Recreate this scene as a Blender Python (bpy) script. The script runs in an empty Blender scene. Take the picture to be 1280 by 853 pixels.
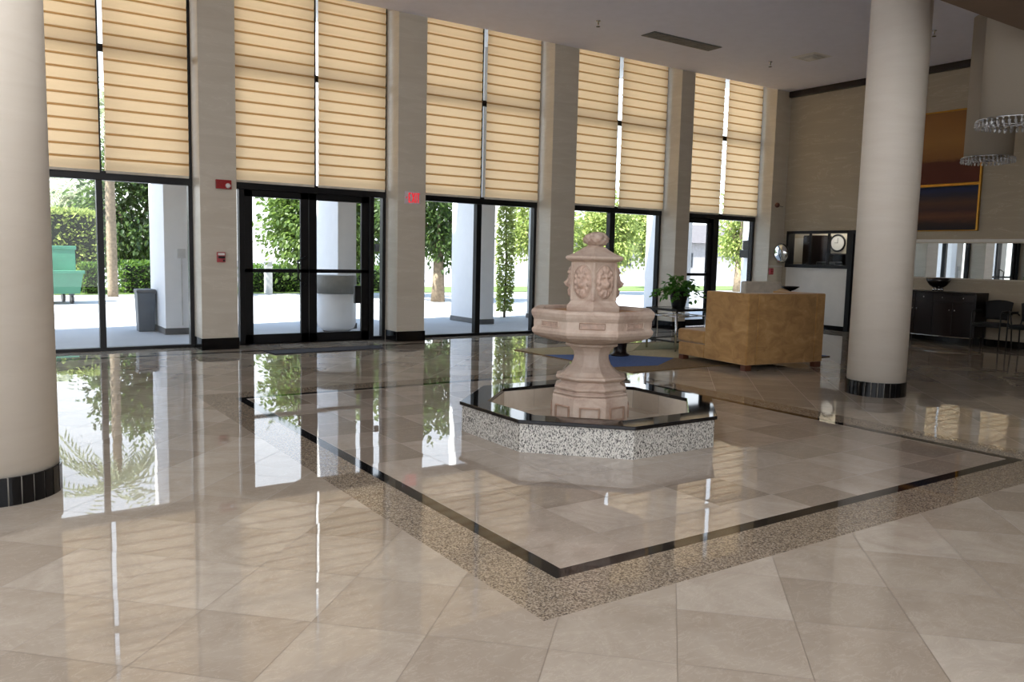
import bpy, bmesh, math, random
from mathutils import Vector, Matrix, noise as mnoise
R = math.radians
rng = random.Random(7)
scn = bpy.context.scene
COL = scn.collection

# ------------------------------------------------------------------ helpers
def srgb(r, g, b):
    f = lambda c: (c/255/12.92) if c/255 <= .04045 else ((c/255+.055)/1.055)**2.4
    return (f(r), f(g), f(b), 1)

class NT:
    """small wrapper for node building"""
    def __init__(s, name):
        s.m = bpy.data.materials.new(name); s.m.use_nodes = True
        s.t = s.m.node_tree; s.t.nodes.clear()
        s.out = s.t.nodes.new('ShaderNodeOutputMaterial')
    def n(s, typ, **kw):
        nd = s.t.nodes.new(typ)
        for k, v in kw.items():
            if k.startswith('i_'): 
                key = k[2:]
                key = int(key) if key.isdigit() else key.replace('_', ' ')
                nd.inputs[key].default_value = v
            else: setattr(nd, k, v)
        return nd
    def l(s, a, b): s.t.links.new(a, b)
    def math(s, op, a, b=None, c=None):
        nd = s.t.nodes.new('ShaderNodeMath'); nd.operation = op
        for i, v in enumerate((a, b, c)):
            if v is None: continue
            if isinstance(v, (int, float)): nd.inputs[i].default_value = v
            else: s.l(v, nd.inputs[i])
        return nd.outputs[0]
    def mix(s, fac, a, b):
        nd = s.t.nodes.new('ShaderNodeMix'); nd.data_type = 'RGBA'
        for sock, v in ((nd.inputs[0], fac), (nd.inputs[6], a), (nd.inputs[7], b)):
            if isinstance(v, (int, float)): sock.default_value = v
            elif isinstance(v, tuple): sock.default_value = v
            else: s.l(v, sock)
        return nd.outputs[2]
    def ramp(s, fac, stops):
        nd = s.t.nodes.new('ShaderNodeValToRGB'); cr = nd.color_ramp
        while len(cr.elements) < len(stops): cr.elements.new(.5)
        for e, (p, c) in zip(cr.elements, stops): e.position = p; e.color = c
        s.l(fac, nd.inputs[0]); return nd.outputs[0]
    def pos(s):
        return s.n('ShaderNodeTexCoord').outputs['Object']
    def noise(s, vec, scale, detail=4, rough=.55, dist=0.):
        nd = s.n('ShaderNodeTexNoise'); nd.inputs['Scale'].default_value = scale
        nd.inputs['Detail'].default_value = detail; nd.inputs['Roughness'].default_value = rough
        nd.inputs['Distortion'].default_value = dist
        s.l(vec, nd.inputs['Vector']); return nd.outputs['Fac']
    def vscale(s, vec, v):
        nd = s.n('ShaderNodeVectorMath', operation='MULTIPLY'); nd.inputs[1].default_value = v
        s.l(vec, nd.inputs[0]); return nd.outputs[0]
    def bsdf(s, color, rough=.5, metal=0., spec=.5, bump=None, bstr=.2, bdist=.01, normal=None, **kw):
        b = s.n('ShaderNodeBsdfPrincipled')
        if isinstance(color, tuple): b.inputs['Base Color'].default_value = color
        else: s.l(color, b.inputs['Base Color'])
        if isinstance(rough, (int, float)): b.inputs['Roughness'].default_value = rough
        else: s.l(rough, b.inputs['Roughness'])
        b.inputs['Metallic'].default_value = metal
        b.inputs['Specular IOR Level'].default_value = spec
        for k, v in kw.items():
            b.inputs[k.replace('_', ' ')].default_value = v
        if bump is not None:
            bp = s.n('ShaderNodeBump'); bp.inputs['Strength'].default_value = bstr
            bp.inputs['Distance'].default_value = bdist
            s.l(bump, bp.inputs['Height']); s.l(bp.outputs[0], b.inputs['Normal'])
        if normal is not None: s.l(normal, b.inputs['Normal'])
        s.l(b.outputs[0], s.out.inputs[0]); return b

def plain(name, c, rough=.5, metal=0., spec=.5, var=.12, scale=6., bstr=.0, bscale=120., **kw):
    """base colour with a soft natural variation"""
    t = NT(name); p = t.pos()
    f = t.noise(p, scale, 3)
    d = tuple(x*(1-var) for x in c[:3])+(1,); e = tuple(min(1, x*(1+var)) for x in c[:3])+(1,)
    col = t.ramp(f, [(.3, d), (.7, e)])
    t.bsdf(col, rough, metal, spec, bump=t.noise(p, bscale, 2) if bstr else None, bstr=bstr, **kw)
    return t.m

# ------------------------------------------------------------------ materials
M = {}
def tiles_mat(name, rot45, u0, v0, size, tones, vein, rough=.012):
    t = NT(name); p = t.pos()
    sx = t.n('ShaderNodeSeparateXYZ'); t.l(p, sx.inputs[0]); x, y = sx.outputs[0], sx.outputs[1]
    if rot45:
        u = t.math('MULTIPLY', t.math('ADD', x, y), .70710678); v = t.math('MULTIPLY', t.math('SUBTRACT', x, y), .70710678)
    else: u, v = x, y
    u = t.math('DIVIDE', t.math('SUBTRACT', u, u0), size); v = t.math('DIVIDE', t.math('SUBTRACT', v, v0), size)
    iu, iv = t.math('FLOOR', u), t.math('FLOOR', v)
    fu, fv = t.math('SUBTRACT', u, iu), t.math('SUBTRACT', v, iv)
    du = t.math('ABSOLUTE', t.math('SUBTRACT', fu, .5)); dv = t.math('ABSOLUTE', t.math('SUBTRACT', fv, .5))
    edge = t.math('MAXIMUM', du, dv)
    grout = t.math('GREATER_THAN', edge, .4962)
    cx = t.n('ShaderNodeCombineXYZ'); t.l(iu, cx.inputs[0]); t.l(iv, cx.inputs[1])
    wn = t.n('ShaderNodeTexWhiteNoise', noise_dimensions='2D'); t.l(cx.outputs[0], wn.inputs['Vector'])
    # marble figure, shifted per tile
    off = t.n('ShaderNodeVectorMath', operation='MULTIPLY_ADD'); off.inputs[1].default_value = (37, 37, 37)
    t.l(wn.outputs['Color'], off.inputs[0]); t.l(p, off.inputs[2])
    f1 = t.noise(off.outputs[0], 2.6, 8, .68, 1.1)
    f2 = t.noise(t.vscale(off.outputs[0], (1, 2.4, 1)), 5.5, 7, .65, 1.4)
    tone = t.ramp(wn.outputs['Value'], [(i/(len(tones)-1), c) for i, c in enumerate(tones)])
    col = t.mix(t.math('MULTIPLY_ADD', t.math('SUBTRACT', .60, f1), 1.7, .1), tone, vein)
    line = t.math('LESS_THAN', t.math('ABSOLUTE', t.math('SUBTRACT', f2, .5)), .012)
    col = t.mix(t.math('MULTIPLY', line, .16), col, srgb(226, 214, 196))
    col = t.mix(t.math('MULTIPLY', grout, .75), col, srgb(112, 100, 86))
    # each tile is laid a hair out of level, and polished slightly wavy
    nrm = t.n('ShaderNodeNewGeometry').outputs['Normal']
    sub = t.n('ShaderNodeVectorMath', operation='SUBTRACT'); sub.inputs[1].default_value = (.5, .5, .5)
    t.l(wn.outputs['Color'], sub.inputs[0])
    sc = t.n('ShaderNodeVectorMath', operation='SCALE'); sc.inputs['Scale'].default_value = .004
    t.l(sub.outputs[0], sc.inputs[0])
    nz = t.n('ShaderNodeTexNoise'); nz.inputs['Scale'].default_value = 2.6; nz.inputs['Detail'].default_value = 2
    t.l(p, nz.inputs['Vector'])
    sub2 = t.n('ShaderNodeVectorMath', operation='SUBTRACT'); sub2.inputs[1].default_value = (.5, .5, .5)
    t.l(nz.outputs['Color'], sub2.inputs[0])
    sc2 = t.n('ShaderNodeVectorMath', operation='SCALE'); sc2.inputs['Scale'].default_value = .0022
    t.l(sub2.outputs[0], sc2.inputs[0])
    a1 = t.n('ShaderNodeVectorMath', operation='ADD'); t.l(nrm, a1.inputs[0]); t.l(sc.outputs[0], a1.inputs[1])
    a2 = t.n('ShaderNodeVectorMath', operation='ADD'); t.l(a1.outputs[0], a2.inputs[0]); t.l(sc2.outputs[0], a2.inputs[1])
    nn = t.n('ShaderNodeVectorMath', operation='NORMALIZE'); t.l(a2.outputs[0], nn.inputs[0])
    rr = t.math('ADD', rough, t.math('MULTIPLY', grout, .3))
    t.bsdf(col, rr, 0, .62, normal=nn.outputs[0])
    return t.m

TILE = .4567
M['tile_out'] = tiles_mat('beige_marble_diagonal', True, 3.242, .0827, TILE,
    [srgb(162, 151, 135), srgb(178, 167, 151), srgb(189, 179, 163), srgb(200, 191, 176)], srgb(154, 140, 123))
M['tile_in'] = tiles_mat('beige_marble_square', False, 2.669, 3.102, TILE,
    [srgb(148, 136, 122), srgb(172, 161, 147), srgb(187, 176, 162), srgb(197, 187, 173)], srgb(146, 133, 119))

def granite(name, cols, scale, rough=.08, stretch=(1, 1, 1)):
    t = NT(name); p = t.vscale(t.pos(), stretch)
    v = t.n('ShaderNodeTexVoronoi', feature='F1'); v.inputs['Scale'].default_value = scale
    t.l(p, v.inputs['Vector'])
    n1 = t.noise(p, scale*.7, 5, .7, .8)
    s = t.n('ShaderNodeSeparateColor'); t.l(v.outputs['Color'], s.inputs[0])
    f = t.math('ADD', t.math('MULTIPLY', s.outputs[0], .45), t.math('MULTIPLY', n1, .6))
    col = t.ramp(f, cols)
    t.bsdf(col, rough, 0, .55)
    return t.m
M['granite_tan'] = granite('tan_granite', [(.22, srgb(66, 60, 56)), (.40, srgb(116, 104, 90)), (.56, srgb(152, 138, 118)), (.75, srgb(182, 170, 152)), (.92, srgb(128, 112, 94))], 150, .03)
M['granite_white'] = granite('white_speckled_granite', [(.30, srgb(38, 38, 40)), (.40, srgb(118, 116, 112)), (.50, srgb(196, 194, 186)), (.7, srgb(222, 220, 212)), (.92, srgb(190, 184, 172))], 130, .15, (1.6, 1.6, .8))
M['black_granite'] = granite('black_granite', [(.3, srgb(14, 14, 16)), (.7, srgb(24, 23, 24)), (.95, srgb(52, 50, 50))], 120, .04)
M['black_tile'] = plain('black_glazed_tile', srgb(13, 13, 15), .1, spec=.3)
M['grout_grey'] = plain('grey_grout', srgb(150, 146, 138), .8)

def wall_mat(name, c, c2, rough=.45, vein=.5):
    t = NT(name); p = t.pos()
    f = t.noise(t.vscale(p, (.8, .8, 4.5)), 1.3, 6, .6, 1.2)
    l = t.math('LESS_THAN', t.math('ABSOLUTE', t.math('SUBTRACT', f, .56)), .008)
    col = t.ramp(f, [(.3, c2), (.6, c)])
    col = t.mix(t.math('MULTIPLY', l, vein), col, srgb(224, 217, 203))
    t.bsdf(col, rough, 0, .4)
    return t.m
M['pillar'] = wall_mat('cream_marble_cladding', srgb(208, 200, 184), srgb(201, 192, 175), .35, .35)
M['column'] = wall_mat('cream_column_cladding', srgb(228, 221, 209), srgb(222, 214, 201), .55, .3)
M['wall'] = wall_mat('beige_wall_covering', srgb(174, 163, 143), srgb(168, 157, 137), .6, .2)
M['wall_plain'] = plain('pale_wall_paint', srgb(200, 192, 176), .7, var=.03)
M['white_wall'] = plain('white_wall_panel', srgb(222, 220, 214), .5, var=.03)
M['ceiling'] = plain('white_ceiling_paint', srgb(236, 237, 252), .8, var=.02)
M['soffit'] = plain('brown_soffit_paint', srgb(120, 100, 84), .6, var=.05)
M['crown'] = plain('dark_wood_moulding', srgb(34, 25, 22), .35)
M['frame'] = plain('black_aluminium', srgb(20, 20, 23), .35, .3)
M['chrome'] = plain('chrome', srgb(210, 212, 215), .12, 1.0, var=.03)
M['brass'] = plain('gold_frame', srgb(186, 140, 62), .3, 1.0)

def glass_mat(name, tint=(1, 1, 1, 1), f0=.03):
    t = NT(name)
    tr = t.n('ShaderNodeBsdfTransparent'); tr.inputs[0].default_value = tint
    gl = t.n('ShaderNodeBsdfGlossy'); gl.inputs['Roughness'].default_value = .01
    lw = t.n('ShaderNodeLayerWeight'); lw.inputs[0].default_value = .5
    fc = t.math('MULTIPLY_ADD', t.math('POWER', lw.outputs['Facing'], 5.0), .9, f0)
    mx = t.n('ShaderNodeMixShader'); t.l(fc, mx.inputs[0]); t.l(tr.outputs[0], mx.inputs[1]); t.l(gl.outputs[0], mx.inputs[2])
    t.l(mx.outputs[0], t.out.inputs[0]); return t.m
M['glass'] = glass_mat('window_glass', (.97, .985, .985, 1), .02)
M['dark_glass'] = glass_mat('tinted_glass', (.45, .5, .55, 1), .04)
M['mirror'] = plain('mirror_silver', srgb(225, 228, 228), .01, 1.0, var=.0)

def shade_mat(name, dif, trn, fac=.62):
    t = NT(name); p = t.pos()
    f = t.noise(t.vscale(p, (6, 6, 60)), 6, 3)
    d = t.n('ShaderNodeBsdfDiffuse'); tl = t.n('ShaderNodeBsdfTranslucent')
    t.l(t.mix(f, dif, tuple(c*.88 for c in dif[:3])+(1,)), d.inputs[0])
    t.l(t.mix(f, trn, tuple(c*.9 for c in trn[:3])+(1,)), tl.inputs[0])
    mx = t.n('ShaderNodeMixShader'); mx.inputs[0].default_value = fac
    t.l(d.outputs[0], mx.inputs[1]); t.l(tl.outputs[0], mx.inputs[2]); t.l(mx.outputs[0], t.out.inputs[0])
    return t.m
M['shade'] = shade_mat('tan_shade_fabric', srgb(228, 200, 160), (.95, .66, .38, 1), .86)
M['shade_tuck'] = shade_mat('tan_shade_doubled_fabric', srgb(178, 132, 84), (.62, .32, .11, 1), .7)
M['drum'] = shade_mat('cream_drum_fabric', srgb(196, 186, 170), (.5, .46, .4, 1), .3)

def stone_mat(name):
    t = NT(name); p = t.pos()
    f = t.noise(p, 5, 8, .65, .5); g = t.noise(p, 38, 4, .7)
    col = t.ramp(f, [(.28, srgb(158, 130, 114)), (.5, srgb(192, 172, 155)), (.72, srgb(208, 195, 181))])
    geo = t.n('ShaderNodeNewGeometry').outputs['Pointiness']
    crease = t.ramp(geo, [(.44, (1, 1, 1, 1)), (.5, (0, 0, 0, 1))])
    col = t.mix(t.math('MULTIPLY', crease, .5), col, srgb(138, 100, 82))  # browner tone in concave creases
    col = t.mix(t.math('MULTIPLY', g, .25), col, srgb(226, 214, 204))
    t.bsdf(col, .6, 0, .35, bump=g, bstr=.25, bdist=.006)
    return t.m
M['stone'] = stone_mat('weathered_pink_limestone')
M['stone_edge_shade'] = plain('shadow_toned_limestone', srgb(164, 138, 120), .7, var=.2, scale=14)  # darker tone paints the edge shading of the panel mouldings
M['stone_red'] = plain('reddish_limestone', srgb(192, 168, 152), .6, var=.18, scale=22)
M['stone_tan'] = plain('rust_stained_limestone', srgb(172, 132, 96), .6, var=.2, scale=9)
M['basin_tile'] = tiles_mat('basin_marble_tile', False, 0., 0., .33, [srgb(196, 184, 166), srgb(212, 202, 186), srgb(222, 214, 200)], srgb(190, 178, 160), .1)

def suede():
    t = NT('tan_suede'); p = t.pos()
    f = t.noise(t.vscale(p, (1, 1, 1.6)), 4.5, 6, .6, 1.0); g = t.noise(p, 240, 2)
    col = t.ramp(f, [(.3, srgb(150, 112, 66)), (.55, srgb(176, 137, 84)), (.75, srgb(194, 158, 108))])
    t.bsdf(col, .85, 0, .2, bump=g, bstr=.12, bdist=.002, Sheen_Weight=.35)
    return t.m
M['suede'] = suede()
M['foot_wood'] = plain('red_brown_wood', srgb(92, 50, 32), .4)
M['dark_wood'] = plain('espresso_wood', srgb(24, 14, 13), .28, spec=.3, var=.2, scale=3)
M['black_fabric'] = plain('black_upholstery', srgb(26, 26, 28), .8)
M['black_metal'] = plain('black_metal', srgb(14, 14, 15), .5, .0)
M['cream_fabric'] = plain('cream_upholstery', srgb(206, 198, 184), .8)
M['cream_hump'] = plain('sand_cushion_fabric', srgb(196, 166, 126), .85)
M['red'] = plain('red_plastic', srgb(150, 22, 24), .35)
M['red_pull'] = plain('faded_red_plastic', srgb(176, 70, 76), .4)
M['white_plastic'] = plain('white_plastic', srgb(226, 224, 222), .35, var=.03)
M['black_plastic'] = plain('black_plastic', srgb(20, 20, 22), .35)
M['bowl'] = plain('dark_bowl_glaze', srgb(24, 20, 20), .15)
M['rug_tan'] = plain('rug_brown_wool', srgb(120, 98, 66), .95, var=.2, scale=30)
M['rug_beige'] = plain('rug_beige_wool', srgb(176, 164, 128), .95, var=.12, scale=30)
M['rug_blue'] = plain('rug_blue_wool', srgb(62, 92, 150), .95, var=.15, scale=30)
M['rug_olive'] = plain('rug_olive_wool', srgb(128, 124, 84), .95, var=.15, scale=30)
M['mat_grey'] = plain('charcoal_mat', srgb(52, 53, 60), .95, var=.2, scale=60)
M['leaf_house'] = None
def leaf_mat(name, a, b, trn):
    t = NT(name); oi = t.n('ShaderNodeNewGeometry').outputs['Random Per Island']
    col = t.ramp(oi, [(0, a), (1, b)])
    d = t.n('ShaderNodeBsdfPrincipled'); d.inputs['Roughness'].default_value = .45
    t.l(col, d.inputs['Base Color'])
    tl = t.n('ShaderNodeBsdfTranslucent'); tl.inputs[0].default_value = trn
    mx = t.n('ShaderNodeMixShader'); mx.inputs[0].default_value = .35
    t.l(d.outputs[0], mx.inputs[1]); t.l(tl.outputs[0], mx.inputs[2]); t.l(mx.outputs[0], t.out.inputs[0]); return t.m
M['leaf_house'] = leaf_mat('pothos_leaf', srgb(34, 84, 30), srgb(86, 142, 58), (.2, .45, .08, 1))
M['leaf_dark'] = leaf_mat('oak_leaf', srgb(24, 42, 22), srgb(74, 96, 48), (.18, .30, .06, 1))
M['leaf_mid'] = leaf_mat('tree_leaf', srgb(38, 62, 24), srgb(104, 126, 58), (.24, .36, .07, 1))
M['leaf_light'] = leaf_mat('light_leaf', srgb(88, 112, 46), srgb(172, 182, 104), (.46, .54, .17, 1))
M['leaf_hedge'] = leaf_mat('hedge_leaf', srgb(30, 58, 20), srgb(92, 124, 46), (.22, .38, .06, 1))
M['leaf_palm'] = leaf_mat('palm_frond', srgb(120, 134, 96), srgb(206, 208, 180), (.5, .55, .35, 1))
M['hedge_core'] = plain('hedge_inner_twigs', srgb(20, 30, 14), .9, var=.3)
M['bark'] = plain('pale_bark', srgb(140, 124, 104), .9, var=.25, scale=14)
M['bark_dark'] = plain('brown_bark', srgb(92, 80, 66), .9, var=.25, scale=14)
M['pot'] = plain('black_pot', srgb(22, 22, 22), .3)
M['soil'] = plain('dark_soil', srgb(40, 30, 22), .95)
M['pave'] = plain('light_concrete_paving', srgb(164, 164, 166), .8, var=.06, scale=.8)
M['grass'] = plain('lawn_strip', srgb(92, 112, 56), .95, var=.25, scale=20)
M['pier'] = plain('white_stucco', srgb(236, 237, 240), .8, var=.02)
M['pier_base'] = plain('grey_base_tile', srgb(96, 96, 98), .5)
M['grey_band'] = plain('grey_concrete', srgb(140, 138, 132), .8)
M['bin'] = plain('grey_bin_plastic', srgb(92, 98, 106), .5)
M['bin_light'] = plain('pale_bin_side', srgb(206, 206, 206), .6)
M['green'] = plain('green_dumpster_paint', srgb(68, 128, 102), .45, var=.1)
M['grey_siding'] = plain('grey_siding', srgb(150, 148, 150), .8)
M['roof_grey'] = plain('grey_roof', srgb(96, 92, 94), .8)
def crystal_mat():
    t = NT('cut_crystal'); b = t.bsdf((.95, .96, 1, 1), .02, 0, .8); b.inputs['Transmission Weight'].default_value = .55
    b.inputs['IOR'].default_value = 1.6; return t.m
M['crystal'] = crystal_mat()
def emit(name, c, s):
    t = NT(name); e = t.n('ShaderNodeEmission'); e.inputs[0].default_value = c; e.inputs[1].default_value = s
    t.l(e.outputs[0], t.out.inputs[0]); return t.m
M['exit_red'] = emit('lit_exit_letters', (1, .035, .05, 1), .85)
M['exit_panel'] = plain('pale_exit_panel', srgb(214, 206, 210), .3, var=.02)
M['lamp_glow'] = emit('fill_lamp_glow', (1, .9, .75, 1), 6)

def art_mat(name, stops, scl, dist):
    t = NT(name); p = t.pos(); s = t.n('ShaderNodeSeparateXYZ'); t.l(p, s.inputs[0])
    n = t.noise(t.vscale(p, (1, 1.2, 6)), 2.2, 5, .6, .5)
    z = t.math('ADD', t.math('MULTIPLY', s.outputs[2], scl), t.math('MULTIPLY', t.math('SUBTRACT', n, .5), dist))
    t.bsdf(t.ramp(z, stops), .55, 0, .3); return t.m
M['art_top'] = art_mat('painted_amber_canvas', [(0, srgb(84, 34, 20)), (.30, srgb(88, 44, 28)), (.36, srgb(136, 92, 48)), (.6, srgb(158, 112, 60)), (1, srgb(146, 100, 54))], 1/1.28, .10)
M['art_bot'] = art_mat('painted_dusk_canvas', [(0, srgb(28, 26, 34)), (.14, srgb(52, 38, 34)), (.32, srgb(104, 66, 48)), (.45, srgb(66, 44, 40)), (.62, srgb(84, 58, 46)), (.8, srgb(44, 42, 56)), (.93, srgb(38, 46, 78)), (1, srgb(24, 24, 36))], 1/.80, .16)

# ------------------------------------------------------------------ mesh builder
class MB:
    def __init__(s): s.v = []; s.f = []; s.mi = []; s.sm = []
    def add(s, vs, fs, mi=0, smooth=False):
        o = len(s.v); s.v += [tuple(v) for v in vs]
        s.f += [tuple(i+o for i in f) for f in fs]
        s.mi += [mi]*len(fs); s.sm += [smooth]*len(fs); return s
    def box(s, x0, x1, y0, y1, z0, z1, mi=0, mat=None):
        vs = [(x, y, z) for z in (z0, z1) for x, y in ((x0, y0), (x1, y0), (x1, y1), (x0, y1))]
        if mat is not None: vs = [tuple(mat @ Vector(v)) for v in vs]
        return s.add(vs, [(3, 2, 1, 0), (4, 5, 6, 7), (0, 1, 5, 4), (1, 2, 6, 5), (2, 3, 7, 6), (3, 0, 4, 7)], mi)
    def rev(s, prof, n=32, phase=0., cx=0, cy=0, z=0, smooth=True, apothem=False, mi=0, a0=None, a1=None):
        """surface of revolution / faceted n-gon; prof = [(r,z)] from bottom up"""
        k = 1/math.cos(math.pi/n) if apothem else 1
        vs = []; fs = []; rings = []
        for r, zz in prof:
            if r < 1e-6: rings.append([len(vs)]*n); vs.append((cx, cy, z+zz))
            else:
                rings.append(list(range(len(vs), len(vs)+n)))
                vs += [(cx+r*k*math.cos(phase+2*math.pi*i/n), cy+r*k*math.sin(phase+2*math.pi*i/n), z+zz) for i in range(n)]
        for a, b in zip(rings, rings[1:]):
            for i in range(n):
                j = (i+1) % n
                q = []
                for w in (a[i], a[j], b[j], b[i]):
                    if w not in q: q.append(w)
                if len(q) > 2: fs.append(tuple(q))
        s.add(vs, fs, mi, smooth)
        o = len(s.v)-len(vs)
        if prof[0][0] > 1e-6: s.f.append(tuple(o+i for i in reversed(rings[0]))); s.mi.append(mi); s.sm.append(False)
        if prof[-1][0] > 1e-6: s.f.append(tuple(o+i for i in rings[-1])); s.mi.append(mi); s.sm.append(False)
        return s
    def tube(s, pts, r, n=10, mi=0, caps=True):
        pts = [Vector(p) for p in pts]; rs = r if isinstance(r, (list, tuple)) else [r]*len(pts)
        vs = []; fs = []; up = None
        for i, p in enumerate(pts):
            t = (pts[min(i+1, len(pts)-1)]-pts[max(i-1, 0)]).normalized()
            if up is None: up = t.orthogonal().normalized()
            u = (up-t*up.dot(t)).normalized(); w = t.cross(u); up = u
            for k in range(n):
                a = 2*math.pi*k/n; vs.append(p+(u*math.cos(a)+w*math.sin(a))*rs[i])
        for i in range(len(pts)-1):
            for k in range(n):
                l = (k+1) % n; fs.append((i*n+k, i*n+l, (i+1)*n+l, (i+1)*n+k))
        s.add(vs, fs, mi, True)
        if caps:
            o = len(s.v)-len(vs)
            s.f += [tuple(o+k for k in reversed(range(n))), tuple(o+len(vs)-n+k for k in range(n))]; s.mi += [mi]*2; s.sm += [False]*2
        return s
    def prism(s, poly, z0, z1, mi=0):
        n = len(poly)
        vs = [(x, y, z0) for x, y in poly]+[(x, y, z1) for x, y in poly]
        fs = [tuple(reversed(range(n))), tuple(range(n, 2*n))]+[(i, (i+1) % n, n+(i+1) % n, n+i) for i in range(n)]
        return s.add(vs, fs, mi)
    def build(s, name, mat, parent=None, loc=None, rot=None, bevel=0., seg=2, sub=0):
        me = bpy.data.meshes.new(name); me.from_pydata(s.v, [], s.f)
        mats = mat if isinstance(mat, (list, tuple)) else [mat]
        for m in mats: me.materials.append(m)
        me.polygons.foreach_set('material_index', s.mi); me.polygons.foreach_set('use_smooth', s.sm); me.update()
        bm = bmesh.new(); bm.from_mesh(me); bmesh.ops.recalc_face_normals(bm, faces=bm.faces); bm.to_mesh(me); bm.free()
        o = bpy.data.objects.new(name, me); COL.objects.link(o)
        if parent: o.parent = parent
        if loc: o.location = loc
        if rot: o.rotation_euler = rot
        if bevel:
            b = o.modifiers.new('bevel', 'BEVEL'); b.width = bevel; b.segments = seg; b.limit_method = 'ANGLE'; b.angle_limit = R(35)
        if sub:
            b = o.modifiers.new('sub', 'SUBSURF'); b.levels = b.render_levels = sub
        return o

def tag(o, label=None, cat=None, group=None, kind=None):
    if label: o['label'] = label
    if cat: o['category'] = cat
    if group: o['group'] = group
    if kind: o['kind'] = kind
    return o
def empty(name, loc=(0, 0, 0), rz=0., label=None, cat=None, group=None, kind=None):
    o = bpy.data.objects.new(name, None); COL.objects.link(o); o.location = loc; o.rotation_euler = (0, 0, rz)
    o.empty_display_size = .1
    return tag(o, label, cat, group, kind)
def copy_tree(o, parent=None):
    c = o.copy(); COL.objects.link(c); c.parent = parent
    for ch in list(o.children): copy_tree(ch, c)
    return c
def S(o): o['kind'] = 'structure'; return o

# ------------------------------------------------------------------ key dimensions (metres)
D = 12.22          # glazing plane
YF = 11.74         # room face of the pillars
ZC = 5.10          # ceiling
WX = 15.20         # end wall
XL, YB = -4.5, -4.5
H1, H2 = 2.289, 2.41   # transom above the doors
PIL = [(-.25, .24), (2.755, 3.25), (5.735, 6.23), (8.735, 9.275), (11.85, 12.215), (14.72, WX)]

# ------------------------------------------------------------------ floor
fb = MB()
def quad(x0, x1, y0, y1, mi): fb.add([(x0, y0, 0), (x1, y0, 0), (x1, y1, 0), (x0, y1, 0)], [(0, 1, 2, 3)], mi)
def ringq(o, i, mi):
    quad(o[0], o[1], o[2], i[2], mi); quad(o[0], o[1], i[3], o[3], mi)
    quad(o[0], i[0], i[2], i[3], mi); quad(i[1], o[1], i[2], i[3], mi)
G = (1.825, 6.735, 2.425, 8.12); B = (2.121, 6.433, 2.735, 7.813); I = (2.207, 6.345, 2.818, 7.727)
YS0, YS1 = 11.34, 11.44
ringq((XL, WX+.05, YB, YS0), G, 0); ringq(G, B, 1); ringq(B, I, 2); quad(*I, 3)
quad(XL, WX+.05, YS0, YS1, 2); quad(XL, WX+.05, YS1, D+.06, 0)
S(fb.build('floor', [M['tile_out'], M['granite_tan'], M['black_granite'], M['tile_in']]))

# ------------------------------------------------------------------ walls and ceiling
S(MB().box(XL, WX+.2, YB, YF, ZC, ZC+.4).build('ceiling', M['ceiling']))
S(MB().box(XL, WX+.2, YF-.02, 14.6, 5.52, 5.72).build('roof', M['pier']))
S(MB().box(XL, WX+.2, D-.06, D+.2, 5.36, 5.52).build('wall_back', M['wall_plain']))
S(MB().box(6.4, WX, YB, 3.92, 3.64, ZC).build('ceiling_soffit', M['soffit']))
# end wall with the reception opening and the doorway
WIN = (10.09, 11.63, 1.30, 2.09)    # y0,y1,z0,z1
DOOR = (9.02, 10.0, 0, 2.09)
wr = MB()
wr.box(WX, WX+.2, YB, DOOR[0], 0, ZC+.2)
wr.box(WX, WX+.2, DOOR[0], D+.3, 2.09, ZC+.2)
wr.box(WX, WX+.2, WIN[1], D+.3, 0, 2.09)
wr.box(WX, WX+.2, DOOR[1], WIN[0], 0, 2.09)
S(wr.build('wall_right', M['wall']))
S(MB().box(WX, WX+.2, WIN[0], WIN[1], 0, WIN[2]).build('wall_under_counter', M['white_wall']))
S(MB().box(WX-.02, WX+.0, 10.10, YF, 0, .10).build('baseboard_right', M['black_tile'], bevel=.003))
S(MB().box(WX-.02, WX+.0, YB, 8.92, 0, .12).build('baseboard_end', M['black_tile'], bevel=.003))
S(MB().box(WX-.10, WX, YB, YF, ZC-.13, ZC).build('trim_1', M['crown'], bevel=.02))
S(MB().box(WX-.03, WX, 4.0, 8.96, 1.845, 1.90).build('trim_2', M['white_wall'], bevel=.006))
# left end: a window wall far outside the frame lets daylight in, unseen deep eave added outside to block the sun
wl = MB(); 
for y0, y1 in ((YB, -4.0), (-.4, .2), (3.8, 4.4), (8.0, D+.2)): wl.box(XL-.25, XL, y0, y1, 0, ZC+.3)
wl.box(XL-.25, XL, YB, D+.2, 4.6, ZC+.3); wl.box(XL-.25, XL, YB, D+.2, 0, .12)
S(wl.build('wall_left', M['wall_plain']))
S(MB().box(XL-6.0, XL, YB-.3, D+.3, 5.3, 5.5).build('roof_sun_block', M['ceiling']))
wf = MB(); wf.box(4.0, WX+.2, YB-.2, YB, 0, ZC+.4); wf.box(XL-.25, 4.0, YB-.2, YB, 4.6, ZC+.4); wf.box(XL-.25, 4.0, YB-.2, YB, 0, .12)
for x in (XL-.25, -1.6, 1.2): wf.box(x, x+.4, YB-.2, YB, .12, 4.6)
S(wf.build('wall_front', M['wall_plain']))
S(MB().box(XL-6, WX+.2, YB-5.0, YB, 5.3, 5.5).build('roof_porch', M['ceiling']))
# facade left of the view: plain glazed bays are not seen; solid wall between
S(MB().box(XL, -.25, D-.1, D+.1, 0, 5.4).build('wall_facade', M['wall_plain']))

# pillars
for k, (x0, x1) in enumerate(PIL):
    o = S(MB().box(x0, x1, YF, D+.10, 0, 5.5).build('pillar', M['pillar'], bevel=.006))
    b = MB()
    b.box(x0-.012, x1+(.012 if k < 5 else 0), YF-.014, D-.09, 0, .165)
    b.build('base_tile', M['black_tile'], o, bevel=.003)

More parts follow.
